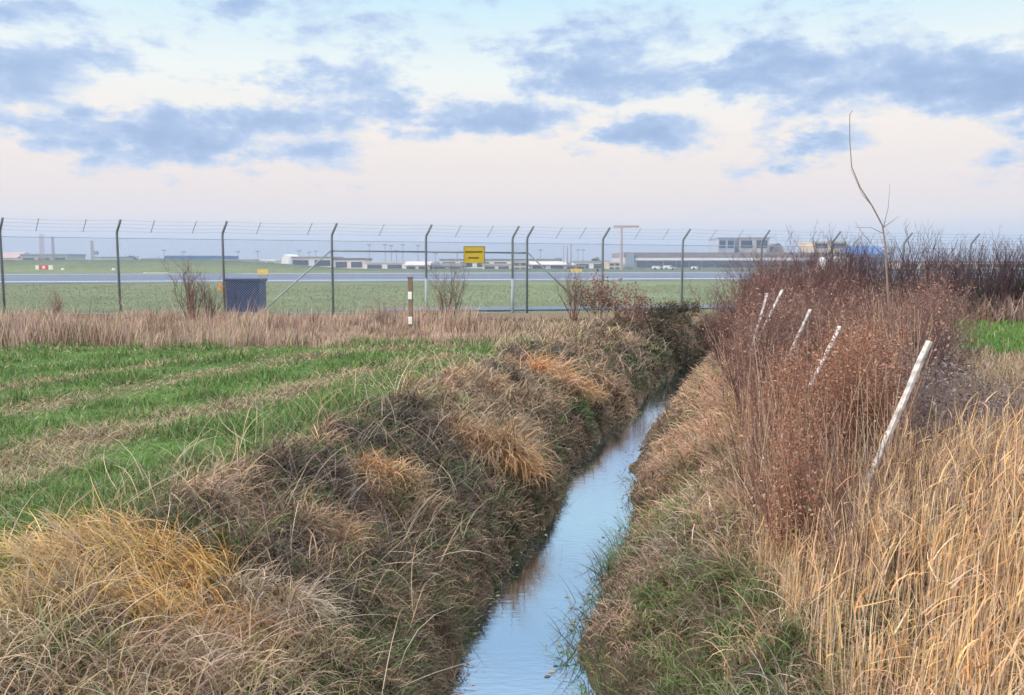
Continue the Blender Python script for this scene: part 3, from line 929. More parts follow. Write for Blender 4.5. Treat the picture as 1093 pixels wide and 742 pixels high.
# lone sapling
D = 13.0
main = [(950, 372), (949, 330), (947, 300), (945, 262), (942, 241), (931, 220), (918, 200), (909, 178), (907, 150), (907, 122), (910, 118)]
pts = [at(px, py, D) for px, py in main]
root = np.array(pts[0]); root[2] = float(H(root[0], D)) - .03
sap = empty('bare_sapling', root, 'tall thin bare sapling with one crooked stem rising against the sky', 'sapling')
M_SAP = simple('sapling_bark', (0.25, .20, .18), .8)
pts[0] = root
mb = MB().tube([p - root for p in pts], [.021, .019, .017, .015, .0125, .011, .0095, .008, .007, .006, .005], 8); mb.build('trunk', M_SAP, sap, smooth=True)
for bl in ([(943, 243), (948, 222), (950, 196)], [(943, 243), (951, 237), (959, 231)], [(944, 250), (930, 243), (912, 243)], [(945, 275), (930, 260), (921, 250), (913, 237)], [(931, 220), (920, 207), (908, 180)],
           [(946, 262), (935, 268), (925, 285)]):
    mb = MB().tube([at(px, py, D + .1 * i) - root for i, (px, py) in enumerate(bl)], [.006, .005, .003], 6) if len(bl) == 3 else MB().tube([at(px, py, D) - root for px, py in bl], [.006, .005, .004, .003], 6)
    mb.build('branch', M_SAP, sap, smooth=True)

# ------------------------------------------------------------------ leaning stakes
M_STAKE = simple('weathered_white_stake', (0.50, .47, .45), .85, var=.5, scale=22)
M_RUSTC = simple('stake_dark_end', (0.16, .12, .10), .9)


def stake(top, bot, y, w, label, notch=True):
    A = at(*top, y); Bp = at(*bot, y - .15)
    d = Bp - A; gz = float(H(Bp[0], Bp[1]))
    t = max(1.0, (A[2] - gz + .15) / max(.05, A[2] - Bp[2])); t = min(t, 3.0)
    Bp = A + d * t
    e = empty('leaning_stake', Bp, label, 'stake', 'leaning white stakes along the ditch')
    ax = Vector(A - Bp); Ln = ax.length; q = ax.to_track_quat('Z', 'Y')
    mb = MB()
    n = 10; ch = w * .25
    prof = [(-w / 2, -w / 3), (w / 2, -w / 3), (w / 2, w / 3), (-w / 2, w / 3)]
    rr = random.Random(int(top[0]))
    vs = []; fs = []
    for i in range(n + 1):
        for (a_, b_) in prof:
            k_ = 1 + rr.uniform(-.22, .08)
            vs.append((a_ * k_, b_ * k_, Ln * i / n + (rr.uniform(-.02, .02) if i == n else 0)))
    for i in range(n):
        for k_ in range(4):
            fs.append((i * 4 + k_, i * 4 + (k_ + 1) % 4, (i + 1) * 4 + (k_ + 1) % 4, (i + 1) * 4 + k_))
    fs += [(3, 2, 1, 0), (n * 4, n * 4 + 1, n * 4 + 2, n * 4 + 3)]
    mb.poly(vs, fs)
    o = mb.build('shaft', M_STAKE, e, bevel=.004); o.rotation_mode = 'QUATERNION'; o.rotation_quaternion = q
    return e


stake((991, 366), (931, 505), 5.3, .040, 'tallest white weathered stake leaning right beside the brambles')
stake((896, 350), (886, 370), 7.4, .036, 'short white stake with a blunt top poking out of the rusty plants')
stake((865, 331), (838, 388), 8.9, .036, "slim white stake leaning steeply in the scrub left of the blunt one")
stake((835, 310), (824, 332), 10.5, .032, "farther small white stake, right one of the far pair in the thicket")
stake((819, 313), (813, 334), 10.2, .032, "farther small white stake, left one of the far pair in the thicket")

# ------------------------------------------------------------------ perimeter fence
M_POST = simple('galvanised_post', (0.20, .24, .28), .5, .3, scale=3)
M_PALEP = simple('pale_gate_post', (0.32, .36, .40), .5, .3, scale=3)
M_WIRE = simple('fence_wire', (0.34, .42, .54), .5, .2)
FA = np.array([-14.45, 24.0]); FB = np.array([5.55, 27.6]); FD = (FB - FA) / np.linalg.norm(FB - FA)


def fence_at(px):
    d = ray(px, 300)
    # CAM.xy + t*(dx,1) on the fence line
    dx = d[0]; nrm = np.array([-FD[1], FD[0]])
    t = (FA @ nrm) / (dx * nrm[0] + nrm[1])
    return np.array([dx * t, t])


def fz(x):
    return .06 - .0085 * (x + 14.45)


fence = empty('perimeter_fence', (FA[0], FA[1], fz(FA[0])), 'long chain link perimeter fence with bent posts and barbed wire before the airfield', 'fence')
FO = np.array([FA[0], FA[1], fz(FA[0])])
PX = [-236, -116, 3, 127, 239, 355, 455, 547, 562.5, 643, 728, 812, 887, 963, 1034, 1102, 1168]
POSTH = 2.42; ARM = np.array([.20, -.16, .36])
posts = [fence_at(px) for px in PX]


def fp(p, h, extra=(0, 0, 0)):
    return np.array([p[0], p[1], fz(p[0]) + h]) - FO + np.array(extra)


for i, p in enumerate(posts):
    pts = [fp(p, -.4), fp(p, POSTH - .08), fp(p, POSTH, ARM * .08), fp(p, POSTH, ARM * .3), fp(p, POSTH, ARM)]
    mb = MB().tube(pts, .036, 10)
    mb.build('post', M_POST, fence, smooth=True)
    if PX[i] in (455, 547):
        MB().tube([fp(p, -.3, (0, -.06, 0)), fp(p, 1.15, (0, -.06, 0))], .045, 8).build('post_sleeve', M_PALEP, fence, smooth=True)
# barbed wires
for k in range(4):
    f = .12 + .28 * k
    pts = [fp(p, POSTH, ARM * f) for p in posts]
    full = []
    for a, b_ in zip(pts[:-1], pts[1:]):
        for t in np.linspace(0, 1, 5)[:-1]:
            q = a * (1 - t) + b_ * t; q[2] -= .03 * 4 * t * (1 - t); full.append(q)
    full.append(pts[-1])
    MB().tube(full, .0045, 4).build('barbed_wire', M_WIRE, fence)
# spacer brackets between posts
for px in [-80, -30, 41, 91, 163, 207, 275, 329, 405, 486, 520, 593, 618, 676, 706, 756, 784, 838, 862, 912, 938, 988, 1012, 1056, 1079]:
    p = fence_at(px)
    MB().tube([fp(p, POSTH, ARM * .02), fp(p, POSTH, ARM * 1.0)], .012, 6).build('wire_spacer', M_WIRE, fence)
# top line wire and bottom wire
MB().tube([fp(p, POSTH - .16) for p in posts], .011, 6).build('top_wire', M_WIRE, fence)
MB().tube([fp(p, .08) for p in posts], .008, 6).build('bottom_wire', M_WIRE, fence)
MB().tube([fp(p, 1.25) for p in posts], .005, 5).build('middle_wire', M_WIRE, fence)
# chain-link panels
for i in range(len(posts) - 1):
    a, b_ = posts[i], posts[i + 1]
    ln = np.linalg.norm(b_ - a); hgt = POSTH - .26; z0 = .08
    st = .075; S = []
    narrow = PX[i] == 547
    if narrow: st = .04
    for sgn in (1, -1):
        o_ = -hgt
        while o_ < ln:
            t0_, t1_ = max(0, -o_), min(hgt, ln - o_)
            if t1_ > t0_ + .01:
                s0_, s1_ = o_ + t0_, o_ + t1_
                z0_, z1_ = (t0_, t1_) if sgn > 0 else (hgt - t0_, hgt - t1_)
                q0 = fp(a + (b_ - a) * s0_ / ln, z0 + z0_); q1 = fp(a + (b_ - a) * s1_ / ln, z0 + z1_)
                S.append((q0, q1, .0027, .0027))
            o_ += st
    V, Q = tubes(S)
    link('chain_link_panel', mesh_np('chain_link_panel', V, Q, M_WIRE), fence)
# horizontal rails of the gate bay and diagonal braces
R0 = POSTH - .46
for a, b_ in ((5, 6), (6, 7), (7, 8)):
    MB().tube([fp(posts[a], R0, (.037, 0, 0)), fp(posts[b_], R0, (-.037, 0, 0))], .026, 8).build('rail', M_POST, fence, smooth=True)
p = posts[5]; q = fence_at(270)
MB().tube([fp(p, R0, (-.037, -.03, 0)), fp(q, -.1, (0, -.05, 0))], .024, 8).build('brace', M_PALEP, fence, smooth=True)
p = posts[8]; q = fence_at(628)
MB().tube([fp(p, R0, (.037, -.03, 0)), fp(q, .1, (0, -.05, 0))], .026, 8).build('brace', M_POST, fence, smooth=True)

# warning sign
M_YEL = simple('yellow_sign_face', (0.62, .46, .04), .5, var=.06)
M_INK = simple('sign_dark_ochre', (0.16, .11, .02), .6)
M_BACK = simple('sign_edge_metal', (0.25, .24, .2), .5, .3)
A = fence_at(506.5); zs = at(506.5, 272, A[1])[2]
ws = empty('warning_sign', (A[0], A[1] - .06, zs), 'yellow rectangular warning sign with dark lettering hung on the fence', 'sign', rz=math.atan2(FD[1], FD[0]))
MB().box(-.33, .33, -.008, .008, -.26, .26).build('plate', M_YEL, ws, bevel=.004)
mb = MB()
for (x0, x1, z0, z1) in ((-.332, .332, .25, .264), (-.332, .332, -.264, -.25), (-.334, -.32, -.25, .25), (.30, .334, -.25, .25)):
    mb.box(x0, x1, -.014, .010, z0, z1)
mb.build('border', M_BACK, ws)
mb = MB(); xx = -.29
for wd in (.05, .04, .05, .045, .05, .03, .05, .045, .05, .05):
    mb.box(xx, xx + wd, -.0115, -.0085, .055, .115); xx += wd + .009
mb.build('upper_lettering', M_INK, ws)
mb = MB(); xx = -.19
for wd in (.05, .045, .05, .04, .05, .05):
    mb.box(xx, xx + wd, -.0115, -.0085, -.125, -.07); xx += wd + .008
mb.build('lower_lettering', M_INK, ws)

# blue container behind the fence
M_BLUE = simple('dark_blue_plastic', (0.028, .05, .14), .45, var=.2)
M_GREYM = simple('grey_metal', (0.3, .32, .34), .5, .3)
M_ORG = simple('orange_plastic', (0.75, .32, .06), .5)
y_ = fence_at(260)[1] + .75
A = at(244, 300, y_); B_ = at(281, 300, y_); zt = at(260, 297, y_)[2]; zb = float(H(A[0], y_))
wdt = B_[0] - A[0]
ct = empty('storage_container', ((A[0] + B_[0]) / 2, y_, zb), 'dark blue lidded container standing in dry grass behind the fence', 'container')
hh = zt - zb
MB().box(-wdt / 2 + .02, wdt / 2 - .02, -.38, .38, .08, hh - .1, .012).build('body', M_BLUE, ct, bevel=.03)
MB().box(-wdt / 2 - .02, wdt / 2 + .02, -.43, .43, hh - .098, hh).build('lid', M_BLUE, ct, bevel=.03)
for sx in (-1, 1):
    MB().box(sx * wdt * .33 - .05, sx * wdt * .33 + .05, -.30, -.2, 0, .10).build('foot', M_GREYM, ct)
for sx in (-.25, .25):
    MB().box(sx * wdt - .03, sx * wdt + .03, -.41, -.36, .2, hh - .11).build('front_rib', M_BLUE, ct, bevel=.01)
A = fence_at(239)
zq = at(236, 306, A[1])[2]
om = empty('orange_marker', (A[0] - .09, A[1] - .055, zq), 'small orange marker tag on the fence post left of the blue container', 'marker')
MB().box(-.06, .06, -.012, .012, -.11, .11).build('tag_plate', M_ORG, om, bevel=.01)
MB().box(-.01, .14, -.014, .02, -.02, .02).build('clip', M_GREYM, om)

# marker post
M_WOOD = simple('grey_brown_wood', (0.23, .17, .13), .85, var=.3, scale=10)
M_WHITE = simple('white_reflector', (0.85, .86, .84), .4, var=.05)
D = 20.0; A = at(438, 300, D); zt = at(438, 297, D)[2]; zb = float(H(A[0], D))
mp_ = empty('marker_post', (A[0], D, zb), 'square wooden marker post with two white reflectors in the dry grass', 'post')
MB().box(-.055, .055, -.055, .055, -.1, zt - zb).build('shaft', M_WOOD, mp_, bevel=.012)
MB().box(-.068, .068, -.068, .068, zt - zb + .002, zt - zb + .035).build('cap', M_WOOD, mp_, bevel=.008)
for py in (315.5, 342):
    zc = at(438, py, D)[2] - zb
    MB().box(-.05, .04, -.075, -.0555, zc - .09, zc + .09).build('reflector', M_WHITE, mp_, bevel=.015)

# ------------------------------------------------------------------ runway and service road
M_ASPH, nt, out = new_mat('damp_asphalt')
b = N(nt, 'BsdfPrincipled'); b.inputs['Specular IOR Level'].default_value = .35; b.inputs['Base Color'].default_value = (0.10, .125, .18, 1)
ge = N(nt, 'NewGeometry'); nz = N(nt, 'TexNoise'); nz.inputs['Scale'].default_value = .15; nz.inputs['Detail'].default_value = 6
mp2 = N(nt, 'Mapping'); mp2.inputs['Scale'].default_value = (.3, 1, 1)
r = N(nt, 'MapRange'); r.inputs[1].default_value = .3; r.inputs[2].default_value = .7; r.inputs[3].default_value = .42; r.inputs[4].default_value = .65
nt.links.new(ge.outputs['Position'], mp2.inputs[0]); nt.links.new(mp2.outputs[0], nz.inputs['Vector']); nt.links.new(nz.outputs['Fac'], r.inputs[0]); nt.links.new(r.outputs[0], b.inputs['Roughness'])
nt.links.new(b.outputs[0], out.inputs[0])
M_LINE = simple('white_road_paint', (0.75, .77, .8), .6)


def sheet(name, corners, z, mat, kind='structure'):
    me = bpy.data.meshes.new(name)
    # subdivide along the length so that it hugs the terrain
    A, B, C_, D_ = [np.array(c) for c in corners]
    n = 24; vs = []; fs = []
    for i in range(n + 1):
        t = i / n
        for q in (A * (1 - t) + B * t, D_ * (1 - t) + C_ * t):
            vs.append((q[0], q[1], z))
    for i in range(n): fs.append((2 * i, 2 * i + 2, 2 * i + 3, 2 * i + 1))
    me.from_pydata(vs, [], fs); me.materials.append(mat)
    o = link(name, me); o['kind'] = kind
    return o


def g2(px, py): return on_plane(px, py, 0.02)[:2]


n0, n1_, f0, f1 = g2(-150, 303.6), g2(1250, 296.5), g2(-150, 293), g2(1250, 288.9)
sheet('runway', [n0, n1_, f1, f0], .02, M_ASPH)
lerp = lambda a, b_, t: a * (1 - t) + b_ * t
sheet('runway_marking', [lerp(n0, f0, .10), lerp(n1_, f1, .10), lerp(n1_, f1, .125), lerp(n0, f0, .125)], .025, M_LINE)
sheet('runway_marking', [lerp(n0, f0, .90), lerp(n1_, f1, .90), lerp(n1_, f1, .93), lerp(n0, f0, .93)], .025, M_LINE)
a0 = fence_at(395) + np.array([.2, 1.0]); a1 = fence_at(1250) + np.array([0, 1.0])
sheet('service_road', [a0, a1, a1 + np.array([-.3, 2.0]), a0 + np.array([-.3, 2.0])], .05, M_ASPH)

# ------------------------------------------------------------------ airport in the distance
MATS = {}


def cm(col, rough=.6):
    k = tuple(col) + (rough,)
    if k not in MATS: MATS[k] = simple('facade_paint', col, rough, var=.06, scale=.3)
    return MATS[k]


GLASS = simple('dark_window_glass', (0.07, .10, .16), .15, spec=.6)
WHITE = (0.90, .88, .88); PINKW = (0.86, .77, .75); GREY = (0.42, .44, .48); BLUEG = (0.27, .34, .45); BLUE = (0.07, .18, .40); DKROOF = (0.17, .16, .19); CREAM = (0.62, .54, .44)
IDX = [0]


def building(x0, x1, yt, yb, D, wall, label, roof=None, kind='flat', win=1, name='airport_building', cat='building', depth=18, doors=0, roof_px=1.5):
    D = D + IDX[0] * .37; IDX[0] += 1
    A = at(x0, yt, D); B_ = at(x1, yb, D)
    zb = float(H((A[0] + B_[0]) / 2, D)) - .2
    if B_[2] < zb: zb = B_[2]
    e = empty(name, ((A[0] + B_[0]) / 2, D, zb), label, cat)
    w2 = (B_[0] - A[0]) / 2; h = A[2] - zb
    rt = roof_px / F * D
    roofm = cm(roof or DKROOF)
    if kind == 'flat':
        MB().box(-w2, w2, 0, depth, 0, h - rt).build('wall', cm(wall), e)
        MB().box(-w2 - .4, w2 + .4, -.5, depth + .4, h - rt + .01, h).build('roof', roofm, e)
    elif kind == 'gable':
        MB().box(-w2, w2, 0, depth, 0, h * .62).build('wall', cm(wall), e)
        MB().gable(-w2 - .4, w2 + .4, -.8, depth + .8, h * .62 + .01, h).build('roof', roofm, e)
    elif kind == 'vault':
        MB().box(-w2, w2, .3, depth, 0, h * .25).build('wall', cm(wall), e)
        MB().vault(-w2, w2, 0, depth + .3, h * .25 + .01, h * .75).build('roof', roofm, e)
    hw_ = h - rt if kind == 'flat' else h * (.62 if kind == 'gable' else .25)
    for r_ in range(win):
        zc = hw_ * (r_ + .62) / max(1, win) if win > 1 else hw_ * .55
        zh = hw_ * .26 / max(1, win)
        nw = max(2, int(w2 * 2 / 7)); nw = min(nw, 14)
        for k_ in range(nw):
            xa = -w2 + (k_ + .14) * 2 * w2 / nw; xb = -w2 + (k_ + .86) * 2 * w2 / nw
            f = MB().box(xa, xb, -.16, -.02, zc - zh, zc + zh).build('window', GLASS, e)
    for k_ in range(doors):
        xa = -w2 + (k_ + .3) * 2 * w2 / doors
        MB().box(xa, xa + min(6, w2 * .5), -.22, -.03, .15, hw_ * .45).build('door', cm(BLUEG), e)
    return e


B = building
B(-40, 18, 269, 281, 430, PINKW, 'pale pink gabled house at the far left end of the horizon', (0.45, .33, .32), 'gable')
B(22, 72, 271, 281, 420, GREY, 'long grey blue shed between the two left masts', BLUEG, win=1)
B(100, 125, 274, 281, 400, WHITE, 'low white shed right of the lattice mast with the box', BLUEG, win=1)
B(152, 177, 275.5, 281, 390, GREY, 'small grey shed left of the long blue hangar', (0.3, .32, .36), win=1)
B(177, 240, 273, 281, 380, (0.5, .52, .58), 'long hangar with a blue roof behind the left fence posts', BLUE, win=1, doors=2, roof_px=3.2)
B(246, 272, 277, 283, 370, WHITE, 'low white shed behind the blue container', (0.33, .3, .3), win=1)
B(274, 294, 277, 283, 375, WHITE, 'small plain white shed right of the one behind the blue container', WHITE, win=1)
B(300, 309, 271.5, 283, 340, WHITE, 'white domed block left of the long pale terminal', WHITE, 'vault', win=0, doors=1)
B(309, 356, 274, 285, 345, WHITE, 'white terminal wing with a dark roof left of the fence brace', (0.3, .26, .28), win=1)
B(356, 389, 275.5, 289, 345, PINKW, 'pinkish terminal block with a dark roof left of the pale hall', DKROOF, win=1, roof_px=1.8)
B(389, 432, 279.5, 289, 335, WHITE, 'low long white terminal hall among the lamp masts', (0.55, .55, .58), win=1)
B(432, 458, 279, 290, 325, PINKW, 'short pale pink hall with a sloped roof left of the gate post', (0.62, .55, .54), 'gable', win=1)
B(461, 494, 281, 290, 330, GREY, 'grey glazed hall left of the yellow sign', (0.38, .37, .40), win=1, roof_px=3)
B(470, 598, 276.4, 288, 365, WHITE, 'very long low white concourse with a thin dark roof behind the gate', (0.2, .22, .26), win=1)
B(515, 545, 281.5, 290, 322, PINKW, 'pink hall right of the yellow sign', (0.5, .42, .42), win=1)
B(548, 562, 279, 290, 318, CREAM, 'cream block between the two close fence posts', CREAM, win=2)
B(566, 604, 279, 288.5, 324, PINKW, 'pale hall with a low arched roof right of the close fence posts', (0.62, .58, .58), 'gable', win=1)
B(604, 625, 283, 289, 318, (0.5, .47, .48), 'low dull shed behind the orange airfield sign', (0.25, .23, .26), win=1)
B(612, 650, 278.5, 289, 345, WHITE, 'white pier with a dark roof line left of the tall T shaped mast', (0.33, .33, .38), win=1)
B(650, 662, 279.5, 289, 322, CREAM, 'small cream block at the foot of the tall T shaped mast', CREAM, win=2)
# big terminal
t_ = B(667, 905, 269.5, 288, 330, (0.55, .56, .60), 'big long terminal with a heavy grey roof and glass front on the right', (0.25, .23, .26), win=0, depth=40, roof_px=5)
A = at(667, 270, 330); hT = at(667, 269.5, 330)[2]; w2 = (at(905, 270, 330)[0] - A[0]) / 2
zz = lambda py: at(700, py, 330)[2] - t_.location.z
MB().box(-w2 + 3, w2, -.8, -.05, zz(278), zz(275.2)).build('fascia', cm((0.75, .76, .8)), t_)
for k_ in range(16):
    xa = -w2 + 4 + (2 * w2 - 4) * k_ / 16
    MB().box(xa, xa + (2 * w2 - 4) / 16 - .5, -.7, -.04, zz(285), zz(279)).build('window', GLASS, t_)
MB().box(-w2 - .6, -w2 + 2.4, -1.4, -.9, zz(286), zz(270.5)).build('end_frame', cm(BLUEG), t_)
B(767, 784, 253.5, 270, 352, (0.33, .39, .50), 'blue grey plant block standing behind the terminal roof, the left one', (0.36, .40, .48), win=2, roof_px=1)
B(789, 821, 253.5, 270, 354, (0.45, .46, .48), 'wider grey plant block behind the terminal roof', (0.3, .32, .36), win=2, roof_px=1)
B(823, 838, 259.5, 270, 356, PINKW, 'small pale block with a dark roof right of the grey plant block', (0.2, .2, .22), 'vault', win=0)
B(868, 903, 258, 278, 350, CREAM, 'cream office block behind the fence left of the blue roof', CREAM, win=3, roof_px=1)
B(903, 946, 262, 280, 345, (0.25, .33, .50), 'wide hangar with a bright blue roof on the right', (0.05, .16, .42), 'gable', win=1)
B(886, 912, 274, 289, 300, WHITE, 'white arched hangar in front of the cream office block', (0.7, .7, .73), 'vault', win=0, doors=1)
B(962, 1120, 279, 288, 330, PINKW, 'long pale low building behind the hedge at the right edge', (0.35, .3, .34), win=1)
# parked white vans before the terminal
M_TYRE = simple('black_tyre', (0.02, .02, .02), .8)
for i, (xa, xb, yt, lab) in enumerate([(697, 708, 284, 'white box van parked at the left end of the terminal front'), (709, 720, 283.5, 'second white van parked before the terminal next to the box van'), (739, 748, 284.5, 'white van parked right of the fence post before the terminal')]):
    D = 300 + i * .5; A = at(xa, yt, D); B_ = at(xb, 288, D); L_ = B_[0] - A[0]; z0 = float(H(A[0], D)); h = A[2] - z0
    e = empty('parked_van', ((A[0] + B_[0]) / 2, D, z0), lab, 'van', 'vans parked before the terminal')
    MB().poly([(-L_ / 2, 0, .35), (L_ / 2, 0, .35), (L_ / 2, 0, h * .55), (L_ / 2 - .5, 0, h * .6), (L_ / 2 - 1.1, 0, h), (-L_ / 2, 0, h), (-L_ / 2, 1.9, .35), (L_ / 2, 1.9, .35), (L_ / 2, 1.9, h * .55), (L_ / 2 - .5, 1.9, h * .6), (L_ / 2 - 1.1, 1.9, h), (-L_ / 2, 1.9, h)],
              [(0, 1, 2, 3, 4, 5), (11, 10, 9, 8, 7, 6), (1, 0, 6, 7), (2, 1, 7, 8), (3, 2, 8, 9), (4, 3, 9, 10), (5, 4, 10, 11), (0, 5, 11, 6)]).build('body', cm((0.8, .8, .8)), e)
    MB().box(L_ / 2 - 1.6, L_ / 2 - .75, -.02, -.005, h * .6, h * .85).build('window', GLASS, e)
    for sx in (-.32, .32):
        MB().tube([(sx * L_, -.06, .36), (sx * L_, .2, .36)], .36, 14).build('wheel', M_TYRE, e)

# trees on the horizon
M_BARK = simple('grey_bark', (0.12, .09, .08), .9)
for i, (px, w_px, yt, lab) in enumerate([(140, 16, 272.5, 'small round dark tree on the horizon right of the second fence post'), (636, 9, 275.5, 'tiny dark tree on the horizon left of the slim mast group'), (596, 8, 275.5, 'tiny dark tree on the horizon behind the white halls')]):
    D = 420 + i; A = at(px, yt, D); z0 = float(H(A[0], D)); h = A[2] - z0; r = w_px / 2 / F * D
    e = empty('horizon_tree', (A[0], D, z0), lab, 'tree', 'small trees on the horizon')
    MB().tube([(0, 0, 0), (.1, 0, h * .3), (0, 0, h * .7)], [.35, .28, .1], 7).build('trunk', M_BARK, e)
    n = 500; a = rng.normal(size=(n, 3)); a /= np.linalg.norm(a, axis=1)[:, None]
    pp = a * (rng.random((n, 1)) ** .4) * [r, r, h * .36] * (.8 + .4 * rng.random((n, 1))) + [0, 0, h * .64]
    lv = leaf_quads(pp, .5, 1, .3, [(0.07, .08, .06), (0.10, .09, .07)], [1, 1])
    link('crown', mesh_np('crown', lv[0], lv[1], M_BLADE, lv[2]), e)

# masts
M_MAST = cm((0.30, .28, .33)); M_REDM = cm((0.45, .30, .33))


def mast(px, yt, D, label, r=.25, kind='pole', name='lamp_mast', cat='mast', group=None, mat=None):
    A = at(px, yt, D); z0 = float(H(A[0], D)); h = A[2] - z0
    e = empty(name, (A[0], D, z0), label, cat, group)
    mat = mat or M_MAST
    if kind == 'lattice':
        mb = MB(); w = r
        c = [(-w, -w), (w, -w), (w, w), (-w, w)]
        for a_, b_ in c: mb.tube([(a_, b_, 0), (a_ * .7, b_ * .7, h)], .09, 5)
        ns = 9
        for k_ in range(ns):
            f0_, f1_ = k_ / ns, (k_ + 1) / ns
            for j in range(4):
                a_, b_ = c[j], c[(j + 1) % 4]
                s0_, s1_ = 1 - .3 * f0_, 1 - .3 * f1_
                mb.tube([(a_[0] * s0_, a_[1] * s0_, h * f0_), (b_[0] * s1_, b_[1] * s1_, h * f1_)], .06, 4)
        mb.build('lattice_shaft', mat, e)
    else:
        MB().tube([(0, 0, 0), (0, 0, h)], [r, r * .6], 8).build('shaft', mat, e)
    if kind == 'pole':
        MB().box(-.9, .9, -.25, .25, h + .01, h + .45).build('lamp_head', M_MAST, e)
    return e, h


mast(44, 250, 400, 'tallest reddish lattice mast at the far left behind the fence', .8, 'lattice', 'lattice_mast', mat=M_REDM)
mast(56, 252.5, 405, 'thinner grey lattice mast right of the reddish one', .5, 'lattice', 'lattice_mast')
e, h = mast(98, 257, 395, 'lattice mast with a box on its side left of the second fence post', .55, 'lattice', 'lattice_mast')
MB().box(.6, 2.6, -.6, .6, h * .48, h * .62).build('equipment_box', M_MAST, e)
e, h = mast(663.5, 243, 300, 'tall T shaped floodlight mast with a wide crossbar left of the big terminal', .55, 'T', 'floodlight_mast', mat=cm((0.42, .34, .36)))
MB().box(at(655, 243, 300)[0] - e.location.x, at(682, 243, 300)[0] - e.location.x, -.4, .4, h + .01, h + .7).build('crossbar', cm((0.42, .34, .36)), e)
for px, yt in ((601.5, 262), (605.5, 263), (609.5, 260.5)):
    mast(px, yt, 335, {601.5: 'thin left pole of the three close tall poles behind the fence', 605.5: 'dark middle pole of the three close tall poles', 609.5: 'tallest right pole of the three close tall poles'}[px], .35 if px > 602 else .2, 'T', 'tall_pole', 'pole')
for px, yt in ((175, 268), (196, 269.5), (254, 269.5), (275, 269), (319, 268.5), (330, 270), (337, 269), (394, 262), (411, 262), (417.5, 263), (423, 268), (430, 262), (446, 263), (465, 271), (488, 270), (577, 267.5), (617, 267.5), (622.5, 267.5), (985, 262), (1048, 263)):
    mast(px, yt, 360 + (px % 7), 'slim apron lamp mast among the distant airport buildings', .17, 'pole', 'lamp_mast', 'mast', 'slim apron lamp masts')

# airfield signs


def airsign(px0, px1, yt, D, segs, label):
    A = at(px0, yt, D); B_ = at(px1, yt, D); zb = float(H(A[0], D)); h = A[2] - zb; w = B_[0] - A[0]
    e = empty('airfield_sign', (A[0], D, zb), label, 'sign')
    for (f0_, f1_, mat, pn) in segs:
        MB().box(w * f0_ + .005, w * f1_ - .005, -.12, .12, .25 * h, h).build(pn, mat, e)
    for f_ in (.15, .85):
        MB().tube([(w * f_, 0, -.05), (w * f_, 0, .25 * h - .003)], .05, 6).build('leg', M_GREYM, e)
    return e, w, h


M_RED = simple('red_sign_face', (0.60, .07, .06), .5)
M_AY = simple('yellow_airfield_sign_face', (0.78, .55, .10), .5)
M_PY = simple('pale_yellow_sign_face', (0.75, .68, .42), .5)
e, w, h = airsign(38, 56, 283.2, 138, [(0, .2, M_WHITE, 'end_panel'), (.2, .78, M_RED, 'face_panel'), (.78, 1, M_WHITE, 'end_panel')], 'red and white airfield sign beyond the runway at the far left')
MB().box(w * .42, w * .58, -.135, -.125, h * .42, h * .86).build('white_symbol', M_WHITE, e)
airsign(153, 180, 291, 122, [(0, .15, M_WHITE, 'end_panel'), (.15, .85, M_PY, 'face_panel'), (.85, 1, M_WHITE, 'end_panel')], 'long low pale yellow airfield sign at the far runway edge')
airsign(275, 286.5, 287.5, 95, [(0, 1, M_AY, 'face_panel')], 'bright yellow airfield sign right above the blue container')
airsign(609, 621, 287, 118, [(0, 1, M_AY, 'face_panel')], 'orange yellow airfield sign at the far runway edge left of the T shaped mast')
for px, py, lab in ((67, 289, 'tiny white runway edge light right of the red and white sign'), (121, 289, 'tiny white runway edge light beside the second fence post')):
    D = 136; A = at(px, py - 1.5, D); zb = float(H(A[0], D))
    e = empty('runway_light', (A[0], D, zb), lab, 'light fitting')
    MB().tube([(0, 0, -.03), (0, 0, A[2] - zb - .15)], .06, 6).build('stem', M_GREYM, e)
    MB().tube([(0, 0, A[2] - zb - .149), (0, 0, A[2] - zb + .2)], [.25, .18], 10).build('lamp', M_WHITE, e)

# ------------------------------------------------------------------ thin evening air
hz = MB().box(-700, 700, -30, 900, -4.0, 36.0)
mh, hnt, hout = new_mat('evening_air')
pv = N(hnt, 'VolumePrincipled'); pv.inputs['Density'].default_value = 0.0004; pv.inputs['Color'].default_value = (0.78, .87, 1, 1); pv.inputs['Anisotropy'].default_value = 0.2
hnt.links.new(pv.outputs[0], hout.inputs['Volume'])
ho = hz.build('haze', mh); ho['kind'] = 'stuff'; ho['label'] = 'thin bluish evening air over the airfield'; ho['category'] = 'haze'

# ------------------------------------------------------------------ sky and light
SUN_EL, SUN_AZ = math.radians(15), math.radians(-110)   # azimuth clockwise from +Y: behind and left of the camera
world = bpy.data.worlds.new('World'); scene.world = world; world.use_nodes = True
nt = world.node_tree; nt.nodes.clear()
wo = N(nt, 'OutputWorld'); bg = N(nt, 'Background'); nt.links.new(bg.outputs[0], wo.inputs[0])
STR = 0.1; bg.inputs['Strength'].default_value = STR
sky = N(nt, 'TexSky'); sky.sky_type = 'NISHITA'; sky.sun_disc = False
sky.sun_elevation = SUN_EL; sky.sun_rotation = SUN_AZ; sky.air_density = 1.0; sky.dust_density = 1.0; sky.ozone_density = 1.5
tc = N(nt, 'TexCoord'); sep = N(nt, 'SeparateXYZ'); nt.links.new(tc.outputs['Generated'], sep.inputs[0])


